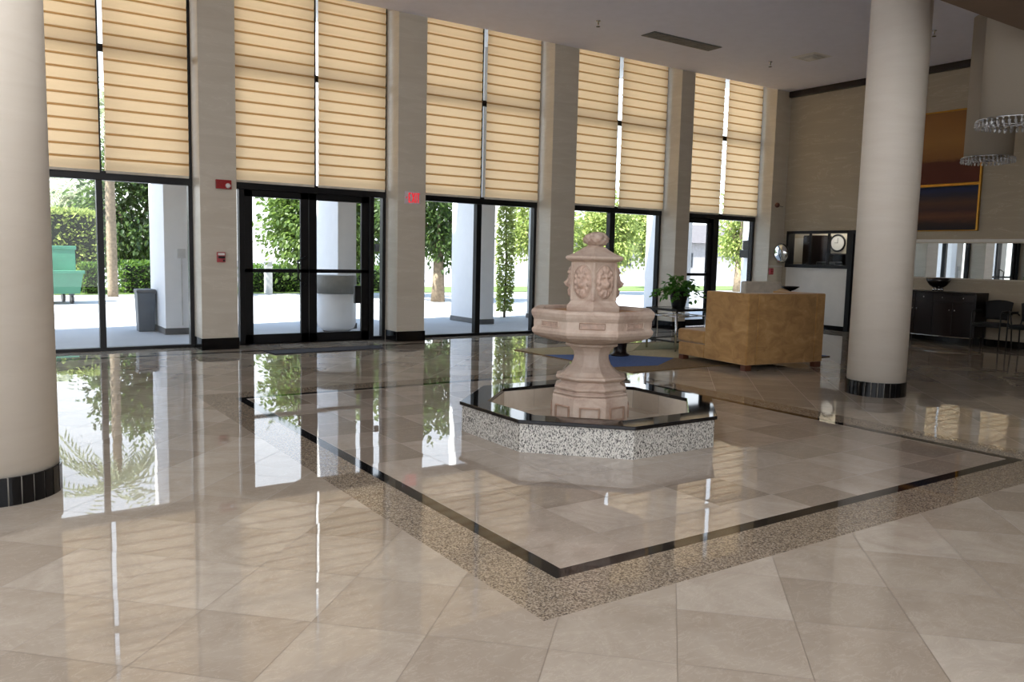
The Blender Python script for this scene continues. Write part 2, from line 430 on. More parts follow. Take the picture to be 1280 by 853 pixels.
# round columns
def column(cx, cy, r):
    o = S(MB().rev([(r, .15), (r, ZC)], 96, cx=0, cy=0).build('column', M['column'], loc=(cx, cy, 0)))
    b = MB(); n = 30; rr = r+.012
    b.rev([(r+.006, 0), (r+.006, .152)], 96, mi=1)
    for i in range(n):
        a0 = 2*math.pi*(i+.055)/n; a1 = 2*math.pi*(i+.945)/n
        pts = []
        for a in [a0+(a1-a0)*t/4 for t in range(5)]: pts.append((rr*math.cos(a), rr*math.sin(a)))
        pts += [(r*math.cos(a), r*math.sin(a)) for a in [a1-(a1-a0)*t/4 for t in range(5)]]
        b.prism(pts, .0, .155, 0)
    b.build('base_band', [M['black_tile'], M['grout_grey']], o)
column(8.262, 5.066, .298)
column(.135, 5.365, .305)

# ------------------------------------------------------------------ window bays
def fr(mb, x0, x1, z0, z1, d=.11): mb.box(x0, x1, D-d/2, D+d/2, z0, z1)
TOP = 5.45
def pane(x0, x1, z0, z1, parent): 
    MB().box(x0, x1, D-.004, D+.004, z0, z1).build('pane', M['glass'], parent)
def window(n, x0, x1, mx, mw=.078, z0=0., jam=.055, sill=.045):
    """one glazed bay: lower lites to the transom, upper lites behind the shades"""
    w = S(empty('window_%d' % n, ((x0+x1)/2, D, 0)))
    return w
def mk(name, mb, mat, parent, bevel=.004):
    """mesh in world coordinates under a parent empty"""
    L = Vector(parent.location)
    mb.v = [tuple(Vector(v)-L) for v in mb.v]
    return mb.build(name, mat, parent, bevel=bevel)
def lite(parent, x0, x1, z0, z1): mk('pane', MB().box(x0, x1, D-.004, D+.004, z0, z1), M['glass'], parent, 0)

def bay(n, x0, x1, mull, doors=None):
    w = S(empty('window_%d' % n, ((x0+x1)/2, D, 0)))
    f = MB()
    m0, m1 = mull
    fr(f, x0, x0+.055, 0, TOP); fr(f, x1-.055, x1, 0, TOP)
    fr(f, x0, x1, H1, H2, .13); f.box(x0, x1, D+.02, D+.055, 3.97, 4.07); fr(f, x0, x1, TOP-.08, TOP)
    fr(f, m0, m1, H2, TOP, .07)
    if doors is None:
        fr(f, x0, x1, 0, .045, .12); fr(f, m0, m1, 0, H1)
    mk('frame', f, M['frame'], w)
    for a, b in ((x0+.055, m0), (m1, x1-.055)):
        for z0, z1 in ((H2, 3.97), (4.07, TOP-.08)): lite(w, a, b, z0, z1)
        if doors is None: lite(w, a, b, .045, H1)
    return w
bay(1, .24, 2.755, (1.534, 1.611))
w2 = bay(2, 3.25, 5.735, (4.50, 4.575), True)
bay(3, 6.23, 8.735, (7.459, 7.558))
bay(4, 9.275, 11.85, (10.49, 10.62))
w5 = bay(5, 12.215, 14.72, (13.44, 13.56), True)

def leaf(num, x0, x1, hinge, pull=True, push=False):
    """glazed door leaf: stiles, rails, two lites, handle"""
    d = S(empty('door_%d' % num, ((x0+x1)/2, D, 0)))
    f = MB(); sw = .125
    fr(f, x0, x0+sw, .012, 2.288, .05); fr(f, x1-sw, x1, .012, 2.288, .05)
    fr(f, x0, x1, .012, .15, .05); fr(f, x0, x1, 2.19, 2.288, .05); fr(f, x0, x1, 1.078, 1.135, .05)
    mk('door_frame', f, M['frame'], d)
    lite(d, x0+sw, x1-sw, .15, 1.078); lite(d, x0+sw, x1-sw, 1.135, 2.19)
    hx = x1-sw*.5 if hinge == 'L' else x0+sw*.5
    if pull:
        s = -1 if hinge == 'L' else 1
        px = hx+s*.13
        h = MB().tube([(hx, D-.02, 1.32), (hx, D-.075, 1.32), (px, D-.095, 1.26), (px, D-.095, .98), (hx, D-.075, .90), (hx, D-.02, .90)], .014, 10)
        mk('pull_handle', h, M['black_metal'], d, 0)
    if push:
        h = MB().box(hx-.09, hx-.02, D-.075, D-.02, .62, .86)
        mk('exit_device', h, M['black_metal'], d, .006)
    return d
# door pair of bay 2 with narrow sidelights
fx = MB(); fr(fx, 3.40, 3.475, 0, H1, .12); fr(fx, 5.455, 5.53, 0, H1, .12); fr(fx, 3.305, 5.68, 0, .012, .14)
fr(fx, 3.305, 3.40, 0, .06, .1); fr(fx, 5.53, 5.68, 0, .06, .1)
mk('door_surround', fx, M['frame'], w2)
lite(w2, 3.305, 3.40, .06, H1); lite(w2, 5.53, 5.68, .06, H1)
leaf(1, 3.478, 4.456, 'L', True); leaf(2, 4.462, 5.452, 'R', False)
mk('exit_device', MB().box(5.19, 5.30, D-.085, D-.03, .60, .88), M['black_metal'], bpy.data.objects['door_2'], .006)
# sensor box in the sidelight
mk('latch_box', MB().box(5.55, 5.62, D-.07, D-.02, 1.43, 1.55), M['bin'], w2, .004)
# bay 5: a door leaf left, a fixed lite right
fx = MB(); fr(fx, 12.215, 12.30, 0, H1, .12); fr(fx, 13.395, 13.56, 0, H1, .12); fr(fx, 13.56, 14.665, 0, .06, .12)
mk('door_surround', fx, M['frame'], w5); lite(w5, 13.56, 14.665, .06, H1)
leaf(3, 12.305, 13.39, 'L', False)

# ------------------------------------------------------------------ fabric shades
def shade(x0, x1, label, rail):
    t = empty('fabric_shade', ((x0+x1)/2, D-.13, 2.39), 0, label, 'window shade', 'tan pleated shades over the windows')
    hw = (x1-x0)/2; m = MB(); z = 5.42-2.39; step = .1602
    tz = [.174+step*k for k in range(19) if .174+step*k < z-.03]
    prof = [(0, .0, 0)]          # z, y, band
    last = 0.
    for q in tz:
        zz0 = last
        for j in (1, 2, 3, 4):
            s = j/5; prof.append((zz0+(q-.009-zz0)*s, -.016*math.sin(s*math.pi*.9)-.004, 0))
        prof.append((q-.015, -.016, 0)); prof.append((q-.012, -.026, 1)); prof.append((q+.010, -.020, 1)); prof.append((q+.015, -.002, 0))
        last = q+.015
    prof.append((z, 0, 0))
    vs = []; fs = []; mi = []
    nx = 6
    for (zz, yy, _) in prof:
        for i in range(nx+1):
            x = -hw+2*hw*i/nx
            vs.append((x, yy+.002*math.sin(9*x+zz*3), zz))
    for a in range(len(prof)-1):
        band = 1 if (prof[a][2] or prof[a+1][2]) else 0
        for i in range(nx):
            fs.append((a*(nx+1)+i, a*(nx+1)+i+1, (a+1)*(nx+1)+i+1, (a+1)*(nx+1)+i)); mi.append(band)
    for f, b in zip(fs, mi): pass
    m.v = vs; m.f = fs; m.mi = mi; m.sm = [True]*len(fs)
    m.build('pleated_fabric', [M['shade'], M['shade_tuck']], t)
    MB().box(-hw, hw, -.012, .006, -.012, .022).build('hem_bar', M['cream_fabric'], t, bevel=.003)
    MB().box(rail[0]-(x0+x1)/2, rail[1]-(x0+x1)/2, -.03, .03, z+.001, 5.515-2.39).build('head_rail', M['cream_fabric'], t, bevel=.003)
    return t
SH = [(.245, 1.574, 1.650, 2.75, 'first window, by the round column'),
      (3.255, 4.506, 4.568, 5.73, 'double glass doors, beside the red exit sign'),
      (6.235, 7.464, 7.560, 8.73, 'window right of the red exit sign'),
      (9.28, 10.513, 10.614, 11.845, 'window behind the stone fountain top'),
      (12.22, 13.451, 13.574, 14.715, 'last window, nearest the end wall')]
for a, b, c, d, where in SH:
    shade(a, b, 'left tan pleated fabric shade over the '+where, (a-.005, b+.02))
    shade(c, d-.055, 'right tan pleated fabric shade over the '+where, (c-.02, d+.004))

# ------------------------------------------------------------------ fountain
FX, FY = 4.28, 5.14
bas = empty('fountain_basin', (FX, FY, 0), 0, 'octagonal speckled granite fountain basin with polished black rim', 'fountain basin')
OCT = math.pi/8
def octring(r_out, r_in, z0, z1, bev=0):
    m = MB(); n = 8; k = 1/math.cos(math.pi/8); vs = []
    for r, z in ((r_out, z0), (r_out, z1), (r_in, z1), (r_in, z0)):
        vs += [(r*k*math.cos(OCT+i*math.pi/4), r*k*math.sin(OCT+i*math.pi/4), z) for i in range(8)]
    fs = []
    for a in range(4):
        b = (a+1) % 4
        for i in range(8): fs.append((a*8+i, a*8+(i+1) % 8, b*8+(i+1) % 8, b*8+i))
    return m.add(vs, fs)
octring(.985, .80, 0, .212).build('granite_wall', M['granite_white'], bas)
octring(1.005, .79, .212, .24).build('black_rim', M['black_granite'], bas, bevel=.006)
MB().rev([(.80, .03), (.80, .05)], 8, OCT, apothem=True, smooth=False).build('basin_floor', M['basin_tile'], bas)
octring(.80, .788, .05, .211).build('inner_wall', M['basin_tile'], bas)
M['water'] = glass_mat('still_water', (.97, .98, .97, 1), .02)
lm = MB().rev([(.05, 0), (.055, .012), (.03, .03), (.022, .05)], 20)
lamp = lm.build('basin_lamp', M['black_plastic']); lamp.location = (3.80, 5.03, .05)
tag(lamp, 'small dark round spotlight on the fountain basin floor', 'spotlight')
MB().rev([(.034, .0), (.034, .012), (.0, .02)], 20, z=.04).build('lamp_lens', M['crystal'], lamp)

# carved stone fountain, one face turned to the viewer
AF = math.atan2(-FY, -FX)            # direction towards the viewer
fo = empty('stone_fountain', (FX, FY, .05), AF, 'carved pinkish stone fountain with wide bowl and lion masks', 'fountain')
Z0 = .05
P8 = math.pi/8                        # octagon: face on local +x
def fpart(name, prof, n=8, phase=P8, mat=None, bevel=.006, smooth=False):
    return MB().rev([(r, z-Z0) for r, z in prof], n, phase, apothem=True, smooth=smooth).build(name, mat or M['stone'], fo, bevel=bevel)
ped = fpart('pedestal', [(.305, .05), (.305, .292), (.29, .303)])
def panel(parent, rad, ang, zc, hw, hh, depth=.014, w=.013, mat=None, name='panel_moulding'):
    """raised rectangular moulding on a face whose normal points at ang"""
    m = MB(); d = depth
    T = Matrix.Rotation(ang, 4, 'Z') @ Matrix.Translation((rad, 0, zc))
    for y0, y1, z0, z1 in ((-hw, hw, hh-w, hh), (-hw, hw, -hh, -hh+w), (-hw, -hw+w, -hh+w, hh-w), (hw-w, hw, -hh+w, hh-w)):
        m.box(-.006, d, y0, y1, z0, z1, mat=T)
    return m.build(name, mat or M['stone_edge_shade'], parent, bevel=.003)
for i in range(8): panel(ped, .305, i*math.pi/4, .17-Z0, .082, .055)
fpart('stepped_foot', [(.270, .30), (.292, .308), (.294, .322), (.268, .330), (.264, .340), (.288, .350), (.290, .368), (.262, .382), (.240, .396), (.238, .414), (.262, .424), (.282, .436), (.282, .452), (.25, .462)])
fpart('stem', [(.245, .46), (.205, .49), (.165, .53), (.145, .58), (.14, .62), (.15, .655), (.175, .685), (.21, .70), (.212, .716), (.19, .722)])
bowl = fpart('bowl', [(.195, .72), (.30, .735), (.40, .762), (.455, .785), (.478, .81), (.484, .835), (.472, .848), (.466, .856), (.466, .915), (.474, .925), (.484, .945), (.490, .972), (.484, .992), (.465, 1.0), (.405, .995), (.385, .965), (.20, .955), (.0, .955)])
MB().rev([(.0, .962-Z0), (.386, .962-Z0), (.383, .972-Z0), (.0, .972-Z0)], 8, P8, apothem=True, smooth=False).build('bowl_bed', M['stone_tan'], bowl)
for i in range(8):
    p = panel(bowl, .466, i*math.pi/4, .885-Z0, .10, .026, .010, .006, M['stone_edge_shade'] if i == 0 else M['stone'])
    # worn raised characters inside the tablet
    m = MB(); T = Matrix.Rotation(i*math.pi/4, 4, 'Z') @ Matrix.Translation((.466, 0, .885-Z0))
    rr = random.Random(40+i)
    for k in range(8):
        y = -.072+k*.0205
        if k == 3: continue
        m.box(-.004, .006, y-.005, y-.002, -.012, .012, mat=T); m.box(-.004, .006, y+.003, y+.006, -.012, .012, mat=T)
        z = rr.choice((-.010, 0, .008)); m.box(-.004, .006, y-.005, y+.006, z, z+.004, mat=T)
    m.box(-.006, .0015, -.088, .088, -.018, .018, mat=T); m.build('worn_lettering', M['stone_red'], p)
# hexagonal lantern block, an arris towards the viewer
PH = 0.0
blk = fpart('hexagonal_block', [(.205, .965), (.212, .985), (.212, 1.02), (.196, 1.035), (.188, 1.05), (.178, 1.065), (.178, 1.372), (.186, 1.38)], 6, PH)
for i in range(6):
    a = i*math.pi/3   # corner pilasters
    m = MB(); k = .178/math.cos(math.pi/6)
    m.rev([(.016, 0), (.016, .30)], 6, a, cx=k*.965*math.cos(a), cy=k*.965*math.sin(a), z=1.068-Z0, smooth=False)
    m.build('corner_pilaster', M['stone'], blk, bevel=.003)
fpart('cornice', [(.186, 1.375), (.20, 1.382), (.222, 1.392), (.232, 1.405), (.226, 1.42), (.19, 1.432), (.155, 1.448), (.12, 1.468), (.092, 1.488), (.07, 1.497), (.058, 1.51)], 6, PH)
def lion_mesh():
    m = MB(); nu, nv = 36, 46; W, Hh = .082, .135
    G = lambda x, y, cx, cy, sx, sy: math.exp(-((x-cx)/sx)**2-((y-cy)/sy)**2)
    vs = []
    for j in range(nv+1):
        for i in range(nu+1):
            u = i/nu*2-1; v = j/nv*2-1
            # disc-map the square grid on an oval
            x = u*math.sqrt(1-v*v/2); y = v*math.sqrt(1-u*u/2)
            r = min(1, math.hypot(x, y)); a = math.atan2(y, x)
            h = .020*(1-r**4)
            mane = .007*math.sin(a*13+5*r)*max(0, min(1, (r-.5)*4))*(1-r**8)
            h += mane+.012*G(r, 0, .78, 0, .16, 1)
            h += .040*G(x, y, 0, -.22, .26, .22)           # muzzle
            h += .026*G(x, y, 0, .08, .11, .30)            # nose bridge
            h += .016*G(x, y, 0, -.06, .15, .08)           # nose tip
            for s in (-1, 1):
                h += .018*G(x, y, s*.34, -.10, .18, .20)   # cheeks
                h += .018*G(x, y, s*.26, .32, .20, .09)    # brows
                h -= .016*G(x, y, s*.25, .17, .09, .07)    # eye sockets
                h += .006*G(x, y, s*.25, .17, .04, .03)
                h += .016*G(x, y, s*.52, .56, .13, .12)    # ears
                h -= .010*G(x, y, s*.12, -.30, .05, .05)
            h -= .024*G(x, y, 0, -.40, .20, .05)           # mouth
            h += .018*G(x, y, 0, -.56, .17, .10)           # chin
            h += .010*G(x, y, 0, -.8, .22, .16)            # beard
            h += .012*G(x, y, 0, .62, .25, .18)
            vs.append((max(h, 0)*.85-.002*(r > .985), x*W, y*Hh))
    fs = []
    for j in range(nv):
        for i in range(nu):
            a = j*(nu+1)+i; fs.append((a, a+1, a+nu+2, a+nu+1))
    return m.add(vs, fs, 0, True)
for i in range(6):
    a = math.pi/6+i*math.pi/3
    o = lion_mesh().build('lion_mask', M['stone_red'], blk)
    o.location = (.176*math.cos(a), .176*math.sin(a), 1.215-Z0); o.rotation_euler = (0, 0, a)
    # oval surround
    m = MB(); pts = []
    for k in range(41):
        t = 2*math.pi*k/40; pts.append((.003, .086*math.cos(t), .139*math.sin(t)))
    m.tube(pts, .0045, 6, caps=False).build('oval_surround', M['stone'], o)
# acanthus finial
fm = MB(); nu, nv = 48, 26; vs = []
for j in range(nv+1):
    ph = math.pi*j/nv
    for i in range(nu):
        th = 2*math.pi*i/nu
        lob = 1+.13*math.sin(3*th+.6)*math.sin(ph)+.09*math.sin(8*th+4*ph)+.05*math.sin(13*th-7*ph)
        lob += .10*mnoise.noise(Vector((math.cos(th)*2.2, math.sin(th)*2.2, ph*2)))
        r = .098*max(0, math.sin(ph))**.75*lob; z = 1.557+.056*math.cos(ph)*(1+.08*math.sin(5*th))
        vs.append((r*math.cos(th), r*math.sin(th)+.012, z-Z0))
fs = [(j*nu+i, j*nu+(i+1) % nu, (j+1)*nu+(i+1) % nu, (j+1)*nu+i) for j in range(nv) for i in range(nu)]
fm.add(vs, fs, 0, True).build('finial', M['stone'], fo)

# ------------------------------------------------------------------ sofa
def softbox(parent, name, x0, x1, y0, y1, z0, z1, mat, bev=.02, seg=3):
    return MB().box(x0, x1, y0, y1, z0, z1).build(name, mat, parent, bevel=bev, seg=seg)
sofa = empty('sofa', (8.977, 6.80, 0), R(-6), 'tan suede loveseat seen from behind, high square back and arms', 'sofa')
w = .695
softbox(sofa, 'back', -w+.172, w-.172, 0, .20, .075, 1.0, M['suede'], .018)
softbox(sofa, 'arm', -w, -w+.17, .0, .80, .075, 1.0, M['suede'], .018); softbox(sofa, 'arm', w-.17, w, .0, .80, .075, 1.0, M['suede'], .018)
softbox(sofa, 'seat_base', -w+.005, w-.005, .803, 1.34, .075, .262, M['suede'], .015); softbox(sofa, 'seat_base', -w+.173, w-.173, .205, .80, .075, .262, M['suede'], .012)
softbox(sofa, 'seat_cushion', -w, w, .806, 1.37, .266, .445, M['suede'], .035, 4); softbox(sofa, 'seat_cushion', -w+.175, w-.175, .34, .80, .266, .45, M['suede'], .03, 4)
softbox(sofa, 'back_cushion', -w+.178, w-.178, .205, .40, .452, .93, M['suede'], .05, 4)
for x, y in ((-w+.06, .06), (w-.06, .06), (-w+.06, 1.28), (w-.06, 1.28)):
    softbox(sofa, 'foot', x-.055, x+.055, y-.045, y+.045, .0142 if y > 1 else 0, .075, M['foot_wood'], .006)

# ------------------------------------------------------------------ rug, mat, stool
rug = MB()
RX0, RX1, RY0, RY1 = 6.86, 10.85, 7.42, 10.05
rug.box(RX0, RX1, RY0, RY1, .0, .012, 0)
def patch(poly, mi, z=.0135): rug.prism(poly, .011, z, mi)
patch([(6.87, 7.9), (7.6, 7.75), (8.4, 8.25), (7.9, 8.9), (6.87, 9.3)], 2)
patch([(6.87, 9.32), (7.9, 8.92), (8.5, 9.2), (9.3, 9.9), (6.87, 10.04)], 1)
patch([(8.42, 8.26), (9.2, 8.0), (10.0, 8.3), (9.6, 9.0), (8.52, 9.18), (7.93, 8.9)], 1, .0136)
patch([(9.2, 7.98), (9.9, 7.72), (10.84, 8.0), (10.84, 8.9), (9.62, 9.0), (10.02, 8.3)], 2, .0137)
patch([(8.5, 9.22), (9.6, 9.02), (10.84, 8.92), (10.84, 10.04), (9.32, 9.9)], 3, .0138)
patch([(10.2, 7.43), (10.84, 7.43), (10.84, 7.98), (9.95, 7.7)], 2, .0139)
ro = rug.build('area_rug', [M['rug_tan'], M['rug_beige'], M['rug_blue'], M['rug_olive']])
tag(ro, 'blue, beige and brown abstract rug under the loveseat', 'rug')
dm = MB().prism([(3.50, 10.86), (5.15, 10.95), (5.24, 11.33), (3.46, 11.27)], .001, .014).build('door_mat', M['mat_grey'], bevel=.003)
tag(dm, 'charcoal floor mat in front of the double doors', 'door mat')
st = empty('pedestal_stool', (7.86, 8.80, .0138), .35, 'dark wooden pedestal stool on the rug behind the fountain', 'stool')
MB().rev([(.14, 0), (.14, .02), (.10, .04), (.09, .10), (.105, .20), (.12, .30), (.13, .33)], 28).build('pedestal', M['dark_wood'], st)
MB().rev([(.15, .331), (.165, .345), (.165, .37), (.15, .38)], 28).build('seat', M['dark_wood'], st)

# ------------------------------------------------------------------ glass side table with pothos
tb = empty('side_table', (9.31, 9.13, .0138), 0, 'square chrome side table with dark glass top and lower shelf', 'side table')
q = .315; zt = .63
MB().box(-.335, .335, -.335, .335, zt, zt+.012).build('glass_top', M['dark_glass'], tb)
octf = MB()
for x0, x1, y0, y1 in ((-.34, .34, -.34, -.318), (-.34, .34, .318, .34), (-.34, -.318, -.318, .318), (.318, .34, -.318, .318)): octf.box(x0, x1, y0, y1, zt-.022, zt+.014)
octf.build('top_frame', M['black_metal'], tb, bevel=.003)
for x, y in ((-q, -q), (q, -q), (q, q), (-q, q)): MB().tube([(x, y, 0), (x, y, zt-.02)], .017, 14).build('leg', M['chrome'], tb)
rl = MB()
for a, b in (((-q, -q), (q, -q)), ((q, -q), (q, q)), ((q, q), (-q, q)), ((-q, q), (-q, -q))): rl.tube([a+(.53,), b+(.53,)], .009, 8)
rl.build('rail', M['chrome'], tb)
MB().box(-q, q, -q, q, .14, .15).build('lower_shelf', M['dark_glass'], tb)
sf = MB()
for x0, x1, y0, y1 in ((-q, q, -q-.012, -q+.008), (-q, q, q-.008, q+.012), (-q-.012, -q+.008, -q, q), (q-.008, q+.012, -q, q)): sf.box(x0, x1, y0, y1, .13, .158)
sf.build('shelf_frame', M['black_metal'], tb)

def leafquad(vs, fs, c, d, n, L, Wd, fold=.12):
    """pointed leaf blade"""
    d = d.normalized(); s = d.cross(n)
    if s.length < 1e-4: s = d.orthogonal()
    s.normalize(); n = s.cross(d)
    o = len(vs)
    vs += [c, c+d*L*.35+s*Wd*.5+n*fold*Wd, c+d*L*.75+s*Wd*.38, c+d*L-n*.12*L, c+d*L*.75-s*Wd*.38, c+d*L*.35-s*Wd*.5+n*fold*Wd]
    fs += [(o, o+1, o+2, o+3), (o, o+3, o+4, o+5)]
pl = empty('potted_pothos', (9.31, 9.10, zt+.0138+.0145), 0, 'leafy green pothos in a black pot on the side table', 'potted plant')
MB().rev([(.095, 0), (.105, .02), (.135, .16), (.142, .235), (.150, .24), (.150, .262), (.138, .262), (.13, .22)], 32).build('pot', M['pot'], pl)
MB().rev([(.131, .215), (.10, .228), (0, .235)], 24).build('soil', M['soil'], pl)
vs, fs = [], []; stm = MB(); rr = random.Random(3)
for k in range(46):
    a = rr.uniform(0, 2*math.pi); rad = rr.uniform(.10, .42); hgt = rr.uniform(.02, .26)-max(0, rad-.22)*1.1
    p0 = Vector((rr.uniform(-.08, .08), rr.uniform(-.08, .08), .235))
    p2 = Vector((rad*math.cos(a), rad*math.sin(a), .24+hgt)); p1 = (p0+p2)/2+Vector((0, 0, .10))
    p2.z = max(p2.z, .03)
    path = [p0*(1-t)**2+p1*2*t*(1-t)+p2*t*t for t in (0, .25, .5, .75, 1)]
    stm.tube(path, .003, 5)
    for t in (.45, .7, .9, 1.0):
        c = p0*(1-t)**2+p1*2*t*(1-t)+p2*t*t
        for _ in range(2):
            d = Vector((math.cos(a+rr.uniform(-1.4, 1.4)), math.sin(a+rr.uniform(-1.4, 1.4)), rr.uniform(-.9, .4)))
            leafquad(vs, fs, c, d, Vector((rr.uniform(-.4, .4), rr.uniform(-.4, .4), 1)), rr.uniform(.06, .10), rr.uniform(.045, .07))
stm.build('stems', M['leaf_house'], pl)
MB().add(vs, fs, 0, False).build('foliage', M['leaf_house'], pl)

# ------------------------------------------------------------------ behind the sofa
ac = empty('armchair', (12.60, 10.0, 0), R(155), 'cream upholstered armchair behind the loveseat near the last window', 'armchair')
softbox(ac, 'seat_base', -.38, .38, -.36, .40, .10, .30, M['cream_fabric'], .02); softbox(ac, 'seat_cushion', -.27, .27, -.20, .42, .302, .45, M['cream_fabric'], .04, 4)
softbox(ac, 'back', -.38, .38, -.42, -.22, .302, 1.03, M['cream_fabric'], .04, 4)
softbox(ac, 'arm', -.39, -.275, -.215, .40, .302, .62, M['cream_fabric'], .03); softbox(ac, 'arm', .275, .39, -.215, .40, .302, .62, M['cream_fabric'], .03)
for x in (-.32, .32):
    for y in (-.32, .34): softbox(ac, 'leg', x-.025, x+.025, y-.025, y+.025, 0, .10, M['dark_wood'], .004)
ct = empty('console_stand', (13.62, 10.30, 0), 0, 'round dark wooden stand behind the loveseat under a dark bowl', 'stand')
MB().rev([(.20, 0), (.20, .025), (.05, .05), (.035, .35), (.05, .68), (.06, .75)], 28).build('pedestal', M['dark_wood'], ct)
MB().rev([(.24, .75), (.26, .758), (.26, .78), (.25, .785)], 36).build('tabletop', M['dark_wood'], ct)
db = MB().rev([(.07, 0), (.075, .012), (.03, .03), (.028, .06), (.10, .085), (.17, .13), (.18, .15), (.165, .145), (.09, .10), (0, .085)], 32).build('footed_dish', M['bowl'], loc=(13.62, 10.30, .785))
tag(db, 'dark footed dish on the round stand behind the loveseat', 'dish')
ot = empty('club_chair', (11.54, 8.60, 0), R(170), 'sand-coloured rounded club chair peeking over the loveseat back', 'chair')
MB().rev([(.36, .08), (.38, .12), (.38, .38), (.36, .42), (0, .44)], 40).build('seat', M['cream_hump'], ot)
m = MB(); pts = [(.36*math.cos(R(a)), .36*math.sin(R(a)),   .72+.24*math.sin(R((a-180)))**2) for a in range(180, 361, 10)]
vs, fs = [], []
for k, (x, y, z) in enumerate(pts):
    a = R(180+10*k); c, s = math.cos(a), math.sin(a)
    for r, zz in ((.30, .42), (.31, z-.04), (.345, z), (.385, z-.04), (.39, .42)): vs.append((r*c, r*s, zz))
for k in range(len(pts)-1):
    for i in range(5):
        j = (i+1) % 5; fs.append((k*5+i, k*5+j, (k+1)*5+j, (k+1)*5+i))
fs += [tuple(range(5)), tuple(reversed(range(len(vs)-5, len(vs))))]
m.add(vs, fs, 0, True).build('curved_back', M['cream_hump'], ot, bevel=.0)
MB().rev([(.30, 0), (.32, .08)], 40).build('plinth', M['dark_wood'], ot)

# ------------------------------------------------------------------ reception opening, doorway, mirror, picture
rw = S(empty('window_6', (WX, 10.8, 1.7)))
m = MB(); y0, y1, z0, z1 = WIN
m.box(WX-.05, WX+.18, y0, y1, z1-.055, z1); m.box(WX-.06, WX+.18, y0, y1, z0, z0+.07)
m.box(WX-.05, WX+.18, y0, y0+.05, z0, z1); m.box(WX-.05, WX+.18, y1-.05, y1, z0, z1)
m.box(WX+.02, WX+.06, 11.05, 11.10, z0, z1); m.box(WX+.06, WX+.10, 10.62, 10.67, z0, z1)
mk('frame', m, M['frame'], rw)
mk('pane', MB().box(WX+.036, WX+.044, 11.10, y1-.05, z0+.07, z1-.055), M['glass'], rw, 0)
mk('pane', MB().box(WX+.076, WX+.084, y0+.05, 11.05, z0+.07, z1-.055), M['glass'], rw, 0)
# back office beyond the opening
OX = WX+.95
S(MB().box(OX, OX+.1, 8.0, 12.45, 0, 2.7).build('wall_office', M['wall_plain']))
S(MB().box(WX+.2, OX, 8.0, 12.45, 2.6, 2.7).build('ceiling_office', M['ceiling']))
S(MB().box(WX+.2, OX, 7.95, 8.0, 0, 2.7).build('wall_office_side', M['wall_plain']))
S(MB().box(WX+.2, OX, 12.35, 12.45, 0, 2.7).build('wall_office_end', M['wall_plain']))
S(MB().box(WX+.05, OX, 8.0, 12.35, -.05, -.001).build('floor_office', M['tile_out']))
ol = empty('office_fill_lamp', (WX+.58, 10.8, 2.6), 0, 'added fill lamp panel in the back office beyond the opening', 'ceiling lamp')  # fill lamp added to brighten the office; its fitting is invented
MB().box(-.3, .3, -.6, .6, -.04, -.001).build('housing', M['white_plastic'], ol, bevel=.005); MB().box(-.27, .27, -.57, .57, -.046, -.0405).build('diffuser', M['lamp_glow'], ol)
lo = bpy.data.lights.new('office_light', 'AREA'); lo.shape = 'RECTANGLE'; lo.size = .5; lo.size_y = 1.1; lo.energy = 4; lo.color = (.95, .97, 1)
oo = bpy.data.objects.new('office_light', lo); COL.objects.link(oo); oo.parent = ol; oo.location = (0, 0, -.05)
cab = empty('office_cabinet', (OX-.20, 11.42, 0), 0, 'dark office cabinet seen through the reception opening', 'cabinet')
softbox(cab, 'body', -.15, .19, -.24, .24, 0, 2.02, M['dark_wood'], .006)
softbox(cab, 'door', -.17, -.152, -.235, -.004, .05, 2.0, M['dark_wood'], .004); softbox(cab, 'door', -.17, -.152, .004, .235, .05, 2.0, M['dark_wood'], .004)
wb = empty('notice_board', (OX, 11.95, 1.42), 0, 'white notice board on the back office wall beside the dark cabinet', 'notice board')
softbox(wb, 'board', -.02, 0, -.24, .24, 0, .55, M['white_wall'], .002); softbox(wb, 'frame', -.026, -.001, -.26, -.241, -.02, .57, M['chrome'], .002); softbox(wb, 'frame', -.026, -.001, .241, .26, -.02, .57, M['chrome'], .002)
bk = empty('office_shelf', (OX-.16, 10.62, 0), 0, 'dark open shelf under the clock in the back office', 'shelf')
softbox(bk, 'side', -.14, .14, -.50, -.48, 0, 1.62, M['dark_wood'], .003); softbox(bk, 'side', -.14, .14, .48, .50, 0, 1.62, M['dark_wood'], .003); softbox(bk, 'back_panel', .12, .14, -.478, .478, 0, 1.62, M['dark_wood'], .002)
for z in (.4, .8, 1.2, 1.6): softbox(bk, 'shelf_board', -.14, .118, -.478, .478, z, z+.022, M['dark_wood'], .002)
cl = empty('wall_clock', (OX-.001, 11.02, 1.86), 0, 'round black-rimmed clock on the back office wall', 'clock')
m = MB().rev([(.19, 0), (.20, .012), (.19, .03), (.165, .03), (.16, .012)], 40); m.v = [(-z, x, y) for x, y, z in m.v]; m.build('rim', M['black_plastic'], cl)
m = MB().rev([(.165, 0), (.165, .0165)], 40); m.v = [(-z, x, y) for x, y, z in m.v]; m.build('dial', M['white_plastic'], cl)
m = MB().box(-.020, -.0168, -.004, .004, -.01, .11).box(-.020, -.0168, -.01, .08, -.004, .004); m.build('hands', M['black_plastic'], cl)
pr = empty('office_printer', (WX+.47, 10.87, 0), 0, 'dark office machine on a stand behind the reception opening', 'printer')
softbox(pr, 'stand', -.13, .13, -.22, .22, 0, 1.18, M['bin'], .01); softbox(pr, 'body', -.15, .15, -.24, .24, 1.182, 1.44, M['black_plastic'], .03); softbox(pr, 'paper_tray', -.17, -.152, -.2, .2, 1.25, 1.29, M['white_plastic'], .005)

